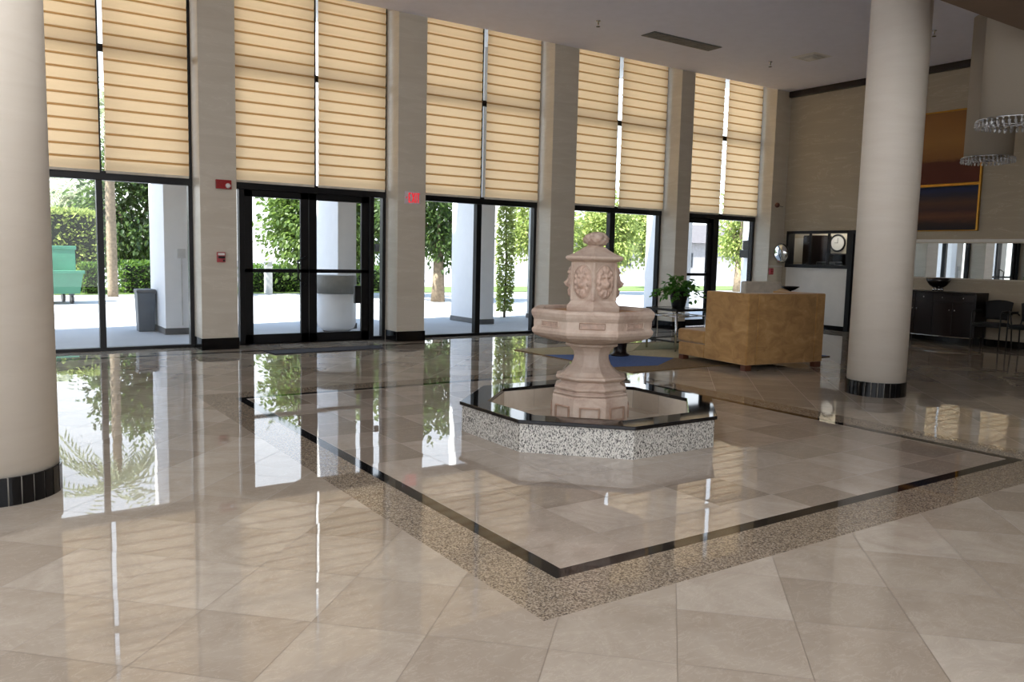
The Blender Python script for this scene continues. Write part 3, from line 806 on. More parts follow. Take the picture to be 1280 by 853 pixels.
dr = S(empty('door_4', (WX, 9.51, 0)))
m = MB(); y0, y1 = DOOR[0], DOOR[1]
m.box(WX-.06, WX+.2, y1-.01, y1+.09, 0, 2.09); m.box(WX-.06, WX+.2, y0-.09, y0+.01, 0, 2.09); m.box(WX-.06, WX+.2, y0, y1, 2.02, 2.09)
m.box(WX+.0, WX+.05, y1-.11, y1-.01, .02, 2.02); m.box(WX, WX+.05, y0+.01, y0+.11, .02, 2.02); m.box(WX, WX+.05, y0+.11, y1-.11, .02, .22); m.box(WX, WX+.05, y0+.11, y1-.11, 1.92, 2.02); m.box(WX, WX+.05, y0+.11, y1-.11, .98, 1.05)
mk('door_frame', m, M['frame'], dr)
mk('pane', MB().box(WX+.02, WX+.03, y0+.11, y1-.11, 1.05, 1.92), M['glass'], dr, 0); mk('pane', MB().box(WX+.02, WX+.03, y0+.11, y1-.11, .22, .98), M['glass'], dr, 0)
mk('lever_handle', MB().tube([(WX, y1-.06, 1.0), (WX-.05, y1-.06, 1.0), (WX-.055, y1-.18, 1.0)], .011, 10), M['chrome'], dr, 0)

mr = empty('wall_mirror', (WX, 6.64, 1.19), 0, 'long horizontal wall mirror above the dark sideboard', 'mirror')
softbox(mr, 'backing', -.012, 0, -2.4, 2.2, -.02, .655, M['white_wall'], .003)
softbox(mr, 'mirror_glass', -.018, -.0125, -2.38, 2.18, .0, .64, M['mirror'], 0.001)
m = MB(); m.box(-.03, -.0185, -2.4, 2.2, .635, .66); m.box(-.03, -.0185, -2.4, 2.2, -.025, 0)
m.build('edge_trim', M['wall_plain'], mr, bevel=.003)

pc = empty('painting', (WX, 8.26, 2.05), 0, 'large abstract amber and dark striped canvas in thin gold frame', 'painting')
hw = .68
MB().box(-.045, 0, -hw, hw, .875, 2.17).build('upper_canvas', M['art_top'], pc)
MB().box(-.045, 0, -hw, hw, .02, .815).build('lower_canvas', M['art_bot'], pc)
bpy.data.objects['upper_canvas'].location = (0, 0, .875)
for n_, z_ in (('upper_canvas', .875), ('lower_canvas', .02)):
    o = bpy.data.objects[n_]; o.location = (0, 0, z_)
    for v in o.data.vertices: v.co.z -= z_
m = MB()
m.box(-.06, 0, -hw-.03, -hw, 0, 2.20); m.box(-.06, 0, hw, hw+.03, 0, 2.20); m.box(-.06, 0, -hw, hw, 2.17, 2.20); m.box(-.06, 0, -hw, hw, 0, .018); m.box(-.06, 0, -hw, hw, .82, .87)
m.build('gold_frame', M['brass'], pc, bevel=.004)

# ------------------------------------------------------------------ sideboard, bowl, chairs at the end wall
sb = empty('sideboard', (14.88, 7.95, 0), 0, 'dark espresso bow-front sideboard below the wall mirror', 'sideboard')
L = .70
def bow(y, extra=0): return -.16-.10*(1-(y/L)**2)-extra
def bowpoly(y0, y1, xa, extra=0, n=10):
    ys = [y0+(y1-y0)*k/n for k in range(n+1)]
    return [(bow(y, extra), y) for y in ys]+[(xa, y1), (xa, y0)]
MB().prism(bowpoly(-L, L, .26), .15, .915).build('body', M['dark_wood'], sb, bevel=.004)
MB().prism(bowpoly(-L-.0, L+.0, .27, .025), .916, .945).build('top', M['dark_wood'], sb, bevel=.006)
seg_y = [-L+.01, -.345, 0, .345, L-.01]
for k in range(4):
    a, b = seg_y[k]+.004, seg_y[k+1]-.004
    def curved(z0, z1):
        n = 6; ys = [a+(b-a)*i/n for i in range(n+1)]
        return MB().prism([(bow(y, .016), y) for y in ys]+[(bow(y, .001), y) for y in reversed(ys)], z0, z1)
    d = curved(.18, .755).build('door', M['dark_wood'], sb, bevel=.003)
    e = curved(.77, .905).build('drawer', M['dark_wood'], sb, bevel=.003)
    ym = b-.04 if k % 2 == 0 else a+.04
    for par, yy, zz in ((d, ym, .62), (e, (a+b)/2, .84)):
        mm = MB().rev([(.006, 0), (.006, .012), (.012, .018), (.012, .024), (0, .028)], 14); x = bow(yy, .016)
        mm.v = [(x-z, yy+p, zz+q_) for p, q_, z in mm.v]; mm.build('knob', M['chrome'], par)
for x, y in ((-.12, -L+.05), (-.12, L-.05), (.22, -L+.05), (.22, L-.05)):
    MB().rev([(.018, 0), (.026, .15)], 4, math.pi/4, cx=x, cy=y, smooth=False).build('leg', M['dark_wood'], sb)
MB().prism([(bow(y, -.01), y) for y in [-L+.03+(2*L-.06)*k/10 for k in range(11)]]+[(bow(y, -.02), y) for y in reversed([-L+.03+(2*L-.06)*k/10 for k in range(11)])], .135, .149).build('base_inlay', M['chrome'], sb)
bw = empty('decorative_bowl', (14.88, 8.03, .9455), 0, 'wide dark bowl on chrome ball feet on the sideboard', 'bowl')
MB().rev([(.03, .055), (.08, .062), (.14, .10), (.185, .16), (.215, .235), (.208, .237), (.175, .165), (.13, .11), (.07, .078), (0, .072)], 40).build('dish', M['bowl'], bw)
for k in range(4):
    a = math.pi/4+k*math.pi/2
    prof = [(.028*math.sin(math.pi*i/10)+1e-7, .028-.028*math.cos(math.pi*i/10)) for i in range(11)]
    MB().rev(prof, 16, cx=.075*math.cos(a), cy=.075*math.sin(a)).build('ball_foot', M['chrome'], bw)

def guest_chair(y, label):
    c = empty('guest_chair', (14.68, y, 0), R(90), label, 'chair', 'black guest chairs along the end wall')
    # local: +y faces the room after rotation (front), x across
    m = MB(); vs = []; fs = []
    n = 9; mrows = 7
    for s in (0, 1):
        for j in range(mrows):
            v = j/(mrows-1); z = .50+.34*v
            for i in range(n):
                u = i/(n-1)*2-1; hwid = .175+.055*v
                zz = z-(.035*u*u*v)
                vs.append((u*hwid, -.20-.05*v+.035*u*u-(.028 if s else 0), zz))
    F = lambda s, j, i: s*mrows*n+j*n+i
    for j in range(mrows-1):
        for i in range(n-1):
            fs.append((F(0, j, i), F(0, j, i+1), F(0, j+1, i+1), F(0, j+1, i))); fs.append((F(1, j, i+1), F(1, j, i), F(1, j+1, i), F(1, j+1, i+1)))
    for j in range(mrows-1):
        fs.append((F(0, j, 0), F(0, j+1, 0), F(1, j+1, 0), F(1, j, 0))); fs.append((F(0, j+1, n-1), F(0, j, n-1), F(1, j, n-1), F(1, j+1, n-1)))
    for i in range(n-1):
        fs.append((F(0, 0, i+1), F(0, 0, i), F(1, 0, i), F(1, 0, i+1))); fs.append((F(0, mrows-1, i), F(0, mrows-1, i+1), F(1, mrows-1, i+1), F(1, mrows-1, i)))
    m.add(vs, fs, 0, True).build('backrest', M['black_fabric'], c)
    softbox(c, 'seat', -.22, .22, -.20, .22, .40, .455, M['black_fabric'], .022, 4)
    for s in (-1, 1):
        x = s*.235
        MB().tube([(x, .20, 0), (x, .195, .40), (x, .19, .62), (x, .15, .645), (x, -.12, .635), (x, -.19, .60)], .012, 10).build('arm_frame', M['black_metal'], c)
        MB().tube([(x, -.26, 0), (x*.97, -.225, .40), (x*.85, -.235, .56), (x*.8, -.25, .70)], .012, 10).build('rear_leg', M['black_metal'], c)
        softbox(c, 'arm_pad', x-.022, x+.022, -.12, .15, .648, .668, M['black_plastic'], .008)
    MB().tube([(-.235, .195, .39), (.235, .195, .39)], .010, 8).build('front_rail', M['black_metal'], c)
    MB().tube([(-.228, -.225, .39), (.228, -.225, .39)], .010, 8).build('rear_rail', M['black_metal'], c)
    return c
guest_chair(6.95, 'black rounded-back guest chair standing right beside the sideboard')
guest_chair(6.36, 'black guest chair cut by the photo edge, farther from the sideboard')

# ------------------------------------------------------------------ chandeliers
def chandelier(cx, cy, zb, r, label):
    t = empty('drum_chandelier', (cx, cy, zb), 0, label, 'chandelier', 'tall drum chandeliers by the end wall')
    h = ZC-zb
    m = MB(); n = 56; vs = []; fs = []
    for rr_, z in ((r, .11), (r, h-.02), (r-.006, h-.02), (r-.006, .11)): vs += [(rr_*math.cos(2*math.pi*i/n), rr_*math.sin(2*math.pi*i/n), z) for i in range(n)]
    for a in range(4):
        for i in range(n): fs.append((a*n+i, a*n+(i+1) % n, ((a+1) % 4)*n+(i+1) % n, ((a+1) % 4)*n+i))
    m.add(vs, fs, 0, True).build('drum_shade', M['drum'], t)
    MB().rev([(r*.5, h-.02), (r*.5, h)], 32).build('ceiling_plate', M['white_plastic'], t)
    def ring(rad, z, nm):
        MB().tube([(rad*math.cos(2*math.pi*i/48), rad*math.sin(2*math.pi*i/48), z) for i in range(49)], .008, 8, caps=False).build(nm, M['chrome'], t)
    ring(r+.03, .10, 'crystal_ring')
    ring(r-.02, .115, 'shade_ring')
    # faceted drops
    pm = MB().rev([(0, -.052), (.011, -.036), (.013, -.018), (.007, -.004), (.004, 0)], 6, smooth=False)
    pm.rev([(0, 0), (.011, .008), (.011, .02), (0, .028)], 6, smooth=False)
    k = 0; first = None
    for rad, cnt, dz in ((r+.03, 40, .07), (r*.82, 30, .055)):
        for i in range(cnt):
            a = 2*math.pi*(i+.5*(rad < r))/cnt
            if first is None: o = first = pm.build('crystal_drop', M['crystal'], t)
            else:
                o = first.copy(); COL.objects.link(o); o.parent = t
            o.location = (rad*math.cos(a), rad*math.sin(a), dz); o.rotation_euler = (0, 0, a)
    return t
def at_px(cx, cy, zb, r, lab): return chandelier(cx, cy, zb, r, lab)
chandelier(12.81, 6.31, 2.93, .325, 'farther grey drum chandelier with crystal fringe, overlapping the painting')
chandelier(9.33, 4.36, 2.86, .325, 'nearer grey drum chandelier with crystal fringe at the photo edge')

# ------------------------------------------------------------------ ceiling fittings
cv = empty('linear_air_diffuser', (10.31, 10.25, ZC), 0, 'long grey slotted air vent in the ceiling', 'air vent')
softbox(cv, 'vent_frame', -.80, .80, -.16, .16, -.012, -.001, M['bin'], .003)
m = MB()
for k in range(4): m.box(-.77, .77, -.13+k*.07, -.085+k*.07, -.02, -.0125)
m.build('slats', M['grey_band'], cv)
sq = empty('ceiling_air_diffuser', (12.86, 9.56, ZC), 0, 'square white stepped air vent in the ceiling', 'air vent')
for s, z in ((.26, -.012), (.18, -.03), (.10, -.045)):
    MB().rev([(s*.8, z), (s, z+.012)], 4, math.pi/4, apothem=True, smooth=False).build('vane', M['white_plastic'] if s != .18 else M['bin_light'], sq)
MB().box(-.05, .05, -.05, .05, -.033, -.001).build('neck', M['black_plastic'], sq)
def sprinkler(x, y, label):
    s = empty('ceiling_sprinkler', (x, y, ZC), 0, label, 'sprinkler', 'ceiling sprinklers')
    MB().rev([(.012, -.06), (.012, -.012), (.035, -.01), (.035, 0)], 16).build('stem', M['chrome'], s)
    MB().rev([(.032, -.095), (.032, -.091)], 16).build('deflector', M['black_metal'], s)
    MB().tube([(.012, 0, -.058), (.016, 0, -.075), (.006, 0, -.091)], .003, 6).tube([(-.012, 0, -.058), (-.016, 0, -.075), (-.006, 0, -.091)], .003, 6).build('yoke', M['chrome'], s)
sprinkler(8.42, 10.21, 'small ceiling sprinkler left of the long slotted vent')
sprinkler(12.60, 10.25, 'small ceiling sprinkler just left of the square vent')
sprinkler(12.88, 7.32, 'small ceiling sprinkler between round column and chandelier')

# ------------------------------------------------------------------ devices on the pillars
sr = empty('fire_alarm_strobe', (3.066, YF, 2.304), 0, 'red fire alarm strobe on the pillar left of the doors', 'fire alarm')
softbox(sr, 'body', -.105, .105, -.045, 0, -.062, .062, M['red'], .008)
m = MB().rev([(.036, 0), (.034, .015), (.024, .028), (0, .034)], 20); m.v = [(x+.055, -.046-z, y-.018) for x, y, z in m.v]; m.build('strobe_lens', M['white_plastic'], sr)
m = MB()
for k in range(5): m.box(-.09, .02, -.047, -.0451, .035-k*.018, .041-k*.018)
m.build('horn_grille', M['red'], sr)
ps = empty('fire_pull_station', (3.02, YF, 1.30), 0, 'pink-red fire pull station below the alarm strobe', 'pull station')
softbox(ps, 'body', -.056, .056, -.04, 0, -.07, .07, M['red_pull'], .008)
softbox(ps, 'pull_bar', -.045, .045, -.062, -.041, -.015, .012, M['black_plastic'], .004)
softbox(ps, 'plate', -.045, .045, -.0435, -.0405, .025, .058, M['white_plastic'], .001)
softbox(ps, 'key_lock', .02, .045, -.0435, -.0405, -.06, -.035, M['black_plastic'], .001)
ex = empty('exit_sign', (5.985, YF, 2.289), 0, 'small red lettered EXIT sign on the pillar', 'exit sign')
softbox(ex, 'back_plate', -.135, .135, -.025, 0, -.098, .098, M['exit_panel'], .006)
m = MB(); lh, lw, st = .152, .034, .014
def bar(p, q, wd=st):
    p, q = Vector((p[0], 0, p[1])), Vector((q[0], 0, q[1])); d = (q-p).normalized(); n_ = Vector((-d.z, 0, d.x))*wd/2
    vs = [p+n_, q+n_, q-n_, p-n_]
    m.add([(v.x, -.033, v.z) for v in vs]+[(v.x, -.0255, v.z) for v in vs], [(0, 1, 2, 3), (7, 6, 5, 4), (0, 4, 5, 1), (1, 5, 6, 2), (2, 6, 7, 3), (3, 7, 4, 0)])
h_ = lh/2
x = -.066
bar((x, -h_), (x, h_)); bar((x, h_-st/2), (x+lw, h_-st/2)); bar((x, 0), (x+lw*.85, 0)); bar((x, -h_+st/2), (x+lw, -h_+st/2))
x = -.012
bar((x, -h_), (x+.044, h_)); bar((x, h_), (x+.044, -h_))
x = .056
bar((x, -h_), (x, h_))
x = .098
bar((x, -h_), (x, h_)); bar((x-.026, h_-st/2), (x+.026, h_-st/2))
m.build('exit_lettering', M['exit_red'], ex)
m = MB().add([(-.106, -.027, .016), (-.122, -.027, 0), (-.106, -.027, -.016), (-.106, -.033, .016), (-.122, -.033, 0), (-.106, -.033, -.016)], [(0, 2, 1), (3, 4, 5), (0, 1, 4, 3), (1, 2, 5, 4), (2, 0, 3, 5)])
m.build('arrow', M['exit_red'], ex)
# end pillar fittings
sm = empty('convex_mirror', (14.85, YF, 1.60), 0, 'round convex security mirror in the far corner beside the reception opening', 'security mirror')
def tf(mb, T): mb.v = [tuple(T @ Vector(v)) for v in mb.v]; return mb
q_ = Vector((0, 0, 1)).rotation_difference(Vector((-1, .05, -.10)).normalized()).to_matrix().to_4x4()
m = MB().rev([(.205*math.cos(R(a)), .11*math.sin(R(a))) for a in range(0, 90, 9)]+[(0, .11)], 40)
tf(m, Matrix.Translation((.0, -.22, 0)) @ q_).build('dome', M['mirror'], sm)
m = MB().rev([(.212, -.02), (.215, .0), (.206, .006)], 40); tf(m, Matrix.Translation((.0, -.22, 0)) @ q_).build('rim', M['black_plastic'], sm)
MB().tube([(.022, -.22, 0), (.08, -.20, 0), (.10, -.001, 0)], .012, 8).build('bracket', M['black_metal'], sm)
prof = []
cmr = empty('corner_camera', (14.79, YF, 2.64), 0, 'small dark round camera on thin arm high on the end pillar', 'camera')
prof = [(.055*math.sin(math.pi*i/12)+1e-7, -.055*math.cos(math.pi*i/12)) for i in range(13)]
tf(MB().rev(prof, 20), Matrix.Translation((0, -.10, 0))).build('ball', M['foot_wood'], cmr)
MB().tube([(.02, -.09, 0), (.25, -.02, -.015), (.32, -.001, -.015)], .009, 8).build('arm', M['grey_band'], cmr)
rb = empty('red_pull_box', (14.80, YF, 1.20), 0, 'small dull red pull box low on the end pillar', 'pull box')
softbox(rb, 'body', -.055, .055, -.05, 0, -.07, .07, M['red_pull'], .008); softbox(rb, 'handle', -.035, .035, -.065, -.0505, -.012, .012, M['red'], .004)
cr = MB().box(14.40, 14.425, YF-.022, YF-.0, 1.30, 2.28) if False else MB().box(14.73, WX-.005, YF-.016, YF-.0005, 1.305, 1.325)
o = cr.build('cable_raceway', M['white_plastic'], bevel=.002); tag(o, 'thin white cable cover running across the end pillar', 'cable cover')

# ------------------------------------------------------------------ outdoors
pv = MB().box(-60, 90, D+.06, 110, -.06, -.004); S(pv.build('pavement', M['pave']))
S(MB().box(-60, XL-.25, YB-30, D+.06, -.06, -.004).build('pavement_side', M['pave']))
o = MB().box(-30, 70, 26.6, 31.0, -.004, .02).build('lawn', M['grass']); o['kind'] = 'structure'
def pier(x, w, y0=14.15, y1=15.35):
    o = S(MB().box(x, x+w, y0, y1, 0, 5.52).build('outdoor_pillar', M['pier'], bevel=.01))
    MB().box(x-.012, x+w+.012, y0-.012, y1+.012, 0, .10).build('base_tile', M['pier_base'], o)
    return o
for x, w_ in ((-.2, .37), (2.75, .40), (5.72, .36), (8.79, .33), (10.80, .36), (14.45, .40), (18.10, .45)): pier(x, w_)
MB().box(3.0, 3.02, 14.128, 14.138, .15, 1.25).build('conduit', M['bin_light'], bpy.data.objects['outdoor_pillar.001'])
MB().box(2.95, 3.07, 14.10, 14.138, 1.25, 1.40).build('outlet_box', M['bin_light'], bpy.data.objects['outdoor_pillar.001'])
pln = empty('round_planter', (5.52, 13.72, 0), 0, 'white rounded planter with grey band outside the right door', 'planter')
MB().rev([(.25, .03), (.31, .07), (.335, .14), (.34, .20), (.34, .68)], 40).build('drum', M['pier'], pln)
MB().rev([(.348, .681), (.348, 1.0)], 40).build('grey_band', M['grey_band'], pln)
MB().rev([(.22, -.004), (.25, .03)], 40).build('foot', M['pier_base'], pln)
bn = empty('litter_bin', (2.58, 14.92, -.004), 0, 'square grey litter bin on the shaded pavement outside', 'litter bin')
MB().rev([(.125, 0), (.145, .66)], 4, math.pi/4, apothem=True, smooth=False).build('body', M['bin'], bn, bevel=.012)
MB().rev([(.155, .66), (.155, .70), (.14, .715)], 4, math.pi/4, apothem=True, smooth=False).build('lid', M['pier_base'], bn, bevel=.006)

# dumpster
du = empty('dumpster', (1.35, 22.9, -.004), R(8), 'green wheeled dumpster on the sunny pavement outside', 'dumpster')
m = MB().add([(-1, -.55, .25), (1, -.55, .25), (1.05, -.72, .78), (-1.05, -.72, .78), (-1, .55, .25), (1, .55, .25), (1.05, .55, 1.38), (-1.05, .55, 1.38), (1.05, .0, 1.38), (-1.05, .0, 1.38), (1.05, -.05, .80), (-1.05, -.05, .80)],
    [(0, 1, 2, 3), (1, 0, 4, 5), (5, 4, 7, 6), (6, 7, 9, 8), (8, 9, 11, 10), (10, 11, 3, 2), (1, 5, 6, 8, 10, 2), (0, 3, 11, 9, 7, 4)])
m.build('bin_body', M['green'], du)
MB().box(-1.08, 1.08, -.75, -.70, .74, .82).box(-1.08, 1.08, -.02, .03, 1.32, 1.41).build('rim_lip', M['green'], du, bevel=.01)
softbox(du, 'lid_flap', -1.0, .35, -.30, -.06, .84, 1.02, M['green'], .02)
for x in (-.85, .85):
    for y in (-.4, .4):
        m = MB().rev([(.11, -.03), (.11, .03)], 20); m.v = [(x+zz, y+xx, .11+yy) for xx, yy, zz in m.v]; w_ = m.build('caster', M['black_plastic'], du)
        MB().box(x-.05, x+.05, y-.05, y+.05, .20, .26).build('caster_fork', M['bin'], w_)

def tree(cx, cy, h_trunk, zc, rx, ry, rz, mat, n, size, label, name='shade_tree', group='trees outside the windows', trunk=.12, bark='bark_dark', seed=0):
    t = empty(name, (cx, cy, -.004), 0, label, 'tree', group)
    rr = random.Random(seed)
    m = MB(); top = Vector((rr.uniform(-.1, .1), rr.uniform(-.1, .1), h_trunk))
    m.tube([(0, 0, 0), (.03, .02, h_trunk*.5), top], [trunk*1.25, trunk, trunk*.85], 10)
    for k in range(6):
        a = k*1.05+rr.random(); e = Vector((math.cos(a)*rx*.6, math.sin(a)*ry*.6, zc+rr.uniform(-.2, .5)*rz))
        m.tube([top*.92, (top+e)/2+Vector((0, 0, .1)), e], [trunk*.5, trunk*.3, trunk*.12], 7)
    m.build('trunk', M[bark], t)
    vs, fs = [], []
    cl = []
    for k in range(34):
        a = rr.uniform(0, 2*math.pi); c = rr.uniform(-1, 1); s = math.sqrt(1-c*c); f = rr.uniform(.45, .9)
        cl.append(Vector((rx*f*s*math.cos(a), ry*f*s*math.sin(a), zc+rz*f*c)))
    for k in range(n):
        c = cl[k % len(cl)]; g = Vector((rr.gauss(0, 1), rr.gauss(0, 1), rr.gauss(0, 1)))*(.19*(rx+rz)/2)
        p = c+g
        d = (p-Vector((0, 0, zc)))+Vector((rr.uniform(-1, 1), rr.uniform(-1, 1), rr.uniform(-1.3, .5)))*rx
        leafquad(vs, fs, p, d, Vector((rr.uniform(-1, 1), rr.uniform(-1, 1), rr.uniform(0, 1.5))), size*rr.uniform(.7, 1.3), size*.6)
    MB().add(vs, fs).build('crown', M[mat], t)
    return t
def hedge(x0, x1, y0, y1, z1, mat, label, n, size, seed=1):
    t = empty('hedge', ((x0+x1)/2, (y0+y1)/2, -.004), 0, label, 'hedge', 'hedges outside the windows')
    hx, hy = (x1-x0)/2, (y1-y0)/2; rr = random.Random(seed)
    MB().box(-hx+.06, hx-.06, -hy+.06, hy-.06, 0, z1-.08).build('twigs', M['hedge_core'], t)
    vs, fs = [], []
    for k in range(n):
        f = rr.random()
        if f < .42: p = Vector((rr.uniform(-hx, hx), -hy+rr.uniform(-.05, .08), rr.uniform(.02, z1))); d0 = Vector((0, -1, .3))
        elif f < .75: p = Vector((rr.uniform(-hx, hx), rr.uniform(-hy, hy), z1+rr.uniform(-.1, .05))); d0 = Vector((0, 0, 1))
        elif f < .9:
            s = rr.choice((-1, 1)); p = Vector((s*(hx+rr.uniform(-.08, .05)), rr.uniform(-hy, hy), rr.uniform(.02, z1))); d0 = Vector((s, 0, .3))
        else: p = Vector((rr.uniform(-hx, hx), hy+rr.uniform(-.08, .05), rr.uniform(.02, z1))); d0 = Vector((0, 1, .3))
        d = d0+Vector((rr.uniform(-1, 1), rr.uniform(-1, 1), rr.uniform(-1, 1)))
        leafquad(vs, fs, p, d, Vector((rr.uniform(-1, 1), rr.uniform(-1, 1), 1)), size*rr.uniform(.7, 1.3), size*.6)
    MB().add(vs, fs).build('leaves', M[mat], t)
hedge(-2.5, 3.5, 27.7, 29.0, 2.42, 'leaf_light', 'tall bright clipped hedge behind the dumpster', 5200, .14, 1)
hedge(2.95, 3.4, 26.8, 27.4, .85, 'leaf_hedge', 'low hedge piece just right of the dumpster', 700, .10, 2)
hedge(4.1, 6.3, 27.0, 28.0, .92, 'leaf_hedge', 'low clipped hedge beside the first outdoor pillar', 2200, .10, 3)
hedge(7.9, 13.2, 27.1, 28.3, .86, 'leaf_hedge', 'long low hedge seen through the left door', 4200, .10, 4)
tree(5.05, 31.4, 1.2, 2.8, 2.1, 1.3, 2.1, 'leaf_dark', 9500, .19, 'dense dark tree with low crown behind the low hedge and first outdoor pillar', seed=5, trunk=.16, bark='bark')
tree(9.75, 24.9, 1.0, 2.5, 2.2, 1.5, 1.8, 'leaf_mid', 13000, .17, 'bushy mid-green tree seen through the left door', seed=6)
tree(11.8, 21.4, 1.5, 2.75, 1.55, 1.4, 1.65, 'leaf_dark', 7000, .15, 'dark green tree right of the exit sign pillar', seed=7, trunk=.17, bark='bark')
tree(17.9, 24.5, 1.3, 2.45, 1.35, 1.3, 1.35, 'leaf_light', 7000, .15, 'light green tree left of the fountain finial', seed=8)
tree(21.1, 24.5, 1.2, 2.35, 1.3, 1.3, 1.5, 'leaf_light', 7000, .15, 'light green tree right of the fountain finial', seed=9)
tree(27.2, 28.6, 1.4, 2.5, 1.35, 1.2, 1.5, 'leaf_light', 6000, .16, 'light green tree behind the door leaf by the plant', seed=10)
tree(29.9, 25.4, 1.7, 2.9, 1.25, 1.2, 1.6, 'leaf_light', 6500, .15, 'round green tree on thick pale trunk behind the loveseat', seed=11, trunk=.26, bark='bark')
tp = empty('tall_palm', (3.57, 25.5, -.004), 0, 'straight pale palm trunk standing left of the low clipped hedge', 'palm')
m = MB(); prof = []
for k in range(26):
    z = k*.2; prof += [(.15-.001*k, z), (.135-.001*k, z+.17)]
m.rev(prof, 14).build('trunk', M['bark'], tp)
vs, fs = [], []; rr = random.Random(21)
for k in range(30):
    a = k*2.4; el = rr.uniform(-.2, 1.2); p = Vector((0, 0, 5.2)); d = Vector((math.cos(a)*math.cos(el), math.sin(a)*math.cos(el), math.sin(el)))
    for q in range(12):
        p = p+d*.16; d = (d+Vector((0, 0, -.1))).normalized(); side = d.cross(Vector((0, 0, 1))).normalized()
        for sg in (-1, 1): leafquad(vs, fs, p, side*sg+d*.7+Vector((0, 0, -.4)), Vector((0, 0, 1)), .4, .05)
MB().add(vs, fs).build('fronds', M['leaf_palm'], tp)
# slim climbing shrub outside bay 3
t = empty('columnar_shrub', (10.35, 15.6, -.004), 0, 'tall slim yellow-green shrub outside the third window', 'shrub')
MB().tube([(0, 0, 0), (.03, 0, 1.2), (0, .02, 2.5)], [.03, .025, .015], 8).build('stem', M['bark_dark'], t)
vs, fs = [], []; rr = random.Random(12)
for k in range(3200):
    z = rr.uniform(.15, 3.3); a = rr.uniform(0, 2*math.pi); r = (.20-.03*abs(z-1.6))*math.sqrt(rr.random())
    leafquad(vs, fs, Vector((r*math.cos(a), r*math.sin(a), z)), Vector((math.cos(a), math.sin(a), rr.uniform(-1, .6))), Vector((rr.uniform(-1, 1), rr.uniform(-1, 1), 1)), .075, .05)
MB().add(vs, fs).build('foliage', M['leaf_light'], t)
# palm
pm_ = empty('palm', (3.8, 37.0, -.004), 0, 'pale palm rising behind the tall clipped hedge', 'palm')
MB().tube([(0, 0, 0), (.05, 0, 1.5), (0, 0, 3.3)], [.22, .18, .16], 10).build('trunk', M['bark'], pm_)
vs, fs = [], []; rr = random.Random(13)
for k in range(46):
    a = 2*math.pi*k/46*5.1; el = rr.uniform(-.35, 1.2); Lf = rr.uniform(1.6, 2.3)
    p = Vector((0, 0, 3.3)); d = Vector((math.cos(a)*math.cos(el), math.sin(a)*math.cos(el), math.sin(el)))
    for s in range(16):
        p = p+d*Lf/16; d = (d+Vector((0, 0, -.11))).normalized()
        side = d.cross(Vector((0, 0, 1))).normalized()
        for sg in (-1, 1): leafquad(vs, fs, p, side*sg+d*.7+Vector((0, 0, -.5)), Vector((0, 0, 1)), .42*(1-.5*s/16), .05)
MB().add(vs, fs).build('fronds', M['leaf_palm'], pm_)
# bollard, far buildings, black speaker on the last pier
b = empty('bollard', (8.35, 26.6, -.004), 0, 'pale square post in front of the long low hedge', 'post')
MB().box(-.11, .11, -.11, .11, 0, 1.02).build('post', M['bin_light'], b, bevel=.012); MB().rev([(.13, 1.021), (.13, 1.06), (0, 1.12)], 4, math.pi/4, apothem=True, smooth=False).build('cap', M['bin_light'], b)
sp = empty('outdoor_speaker', (18.04, 15.05, 1.62), 0, 'black box speaker mounted on the last outdoor pillar', 'speaker')
softbox(sp, 'cabinet', -.10, .05, -.16, .16, .10, .36, M['black_plastic'], .01); softbox(sp, 'bracket_box', -.16, .05, -.26, .20, -.12, .098, M['black_plastic'], .012)
bd = empty('grey_building', (41.0, 44.0, -.004), R(-20), 'low grey sided building far beyond the trees', 'building')
MB().box(-6, 6, -3, 3, 0, 2.6).build('walls', M['grey_siding'], bd); MB().add([(-6.4, -3.4, 2.6), (6.4, -3.4, 2.6), (6.4, 3.4, 2.6), (-6.4, 3.4, 2.6), (-6.4, 0, 4.0), (6.4, 0, 4.0)], [(0, 1, 5, 4), (2, 3, 4, 5), (0, 4, 3), (1, 2, 5), (0, 3, 2, 1)]).build('roof', M['roof_grey'], bd)
softbox(bd, 'window', -3.4, -2.0, -3.04, -3.0, .9, 1.9, M['dark_glass'], .01); softbox(bd, 'window', 1.0, 2.6, -3.04, -3.0, .9, 1.9, M['dark_glass'], .01)
b2 = empty('white_building', (15.2, 38.0, -.004), R(-30), 'white building with tall dark doorway beyond the third window', 'building')
MB().box(-2.2, 2.2, -2, 2, 0, 3.2).build('walls', M['pier'], b2); softbox(b2, 'doorway', -.9, .5, -2.05, -2.0, 0, 2.6, M['dark_glass'], .01); MB().box(-2.4, 2.4, -2.2, 2.2, 3.2, 3.45).build('roof', M['roof_grey'], b2)

# ------------------------------------------------------------------ added fill lamps, out of view
def fill_lamp(x, y, pw):  # invented fitting, added to brighten the lobby and the near column
    t = empty('ceiling_fill_lamp', (x, y, ZC), 0, 'added round fill lamp in the lobby ceiling, out of view', 'ceiling lamp', 'added fill lamps out of view')
    MB().rev([(.16, -.012), (.17, -.001)], 32).build('trim_ring', M['white_plastic'], t)
    MB().rev([(.14, -.016), (.14, -.0125)], 32).build('diffuser', M['lamp_glow'], t)
    l = bpy.data.lights.new('lamp', 'AREA'); l.shape = 'DISK'; l.size = .28; l.energy = pw; l.color = (1, .97, .93)
    o = bpy.data.objects.new('lamp', l); COL.objects.link(o); o.parent = t; o.location = (0, 0, -.02)
LAMPS = [(-2.0, -2.5, 70), (1.5, -2.5, 70), (0.6, 2.9, 80)]
for x, y, p in LAMPS: fill_lamp(x, y, p)

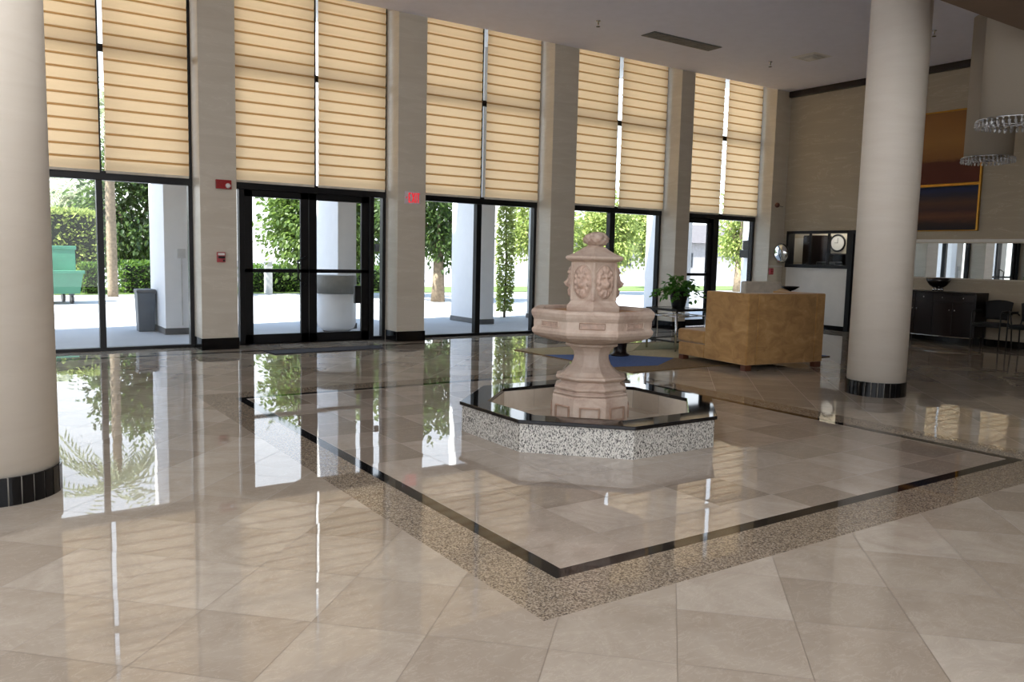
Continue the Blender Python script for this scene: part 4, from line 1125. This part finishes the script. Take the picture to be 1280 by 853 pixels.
# ------------------------------------------------------------------ sun, sky, camera
sun = bpy.data.lights.new('sun', 'SUN'); sun.energy = 18; sun.angle = R(.6); sun.color = (1, .96, .88)
so = bpy.data.objects.new('sun', sun); COL.objects.link(so)
so.rotation_euler = Vector((.6, .13, -.80)).to_track_quat('-Z', 'Y').to_euler()
wd = bpy.data.worlds.new('sky'); scn.world = wd; wd.use_nodes = True; nt = wd.node_tree; nt.nodes.clear()
tc = nt.nodes.new('ShaderNodeTexCoord'); sx = nt.nodes.new('ShaderNodeSeparateXYZ'); rp = nt.nodes.new('ShaderNodeValToRGB')
bg = nt.nodes.new('ShaderNodeBackground'); ow = nt.nodes.new('ShaderNodeOutputWorld')
nt.links.new(tc.outputs['Generated'], sx.inputs[0]); nt.links.new(sx.outputs[2], rp.inputs[0]); nt.links.new(rp.outputs[0], bg.inputs[0]); nt.links.new(bg.outputs[0], ow.inputs[0])
rp.color_ramp.elements[0].position = .0; rp.color_ramp.elements[0].color = (1, 1, 1, 1)
rp.color_ramp.elements[1].position = .8; rp.color_ramp.elements[1].color = (.45, .66, 1, 1)
bg.inputs[1].default_value = 2.6

cam = bpy.data.cameras.new('camera'); co = bpy.data.objects.new('camera', cam); COL.objects.link(co); scn.camera = co
yaw, pit, rol = R(34.156), R(5.965), R(1.309)
s, c = math.sin(yaw), math.cos(yaw); sp_, cp_ = math.sin(pit), math.cos(pit)
Fv = Vector((s*cp_, c*cp_, -sp_)); Rv = Vector((c, -s, 0)); Uv = Vector((s*sp_, c*sp_, cp_))
right = Rv*math.cos(rol)+Uv*math.sin(rol); up = Uv*math.cos(rol)-Rv*math.sin(rol)
mw = Matrix((( right.x, up.x, -Fv.x, 0), (right.y, up.y, -Fv.y, 0), (right.z, up.z, -Fv.z, 1.408), (0, 0, 0, 1)))
co.matrix_world = mw
cam.sensor_width = 36; cam.sensor_fit = 'HORIZONTAL'; cam.lens = 1017.31/1280*36; cam.clip_start = .05; cam.clip_end = 300

vs_ = scn.view_settings; vs_.view_transform = 'Standard'; vs_.look = 'None'; vs_.gamma = 1; vs_.exposure = 0.0; vs_.use_curve_mapping = False
cy = scn.cycles
cy.max_bounces = 12; cy.diffuse_bounces = 6; cy.glossy_bounces = 5; cy.transmission_bounces = 6; cy.transparent_max_bounces = 16
cy.caustics_reflective = False; cy.caustics_refractive = False; cy.sample_clamp_indirect = 8
cy.use_denoising = True
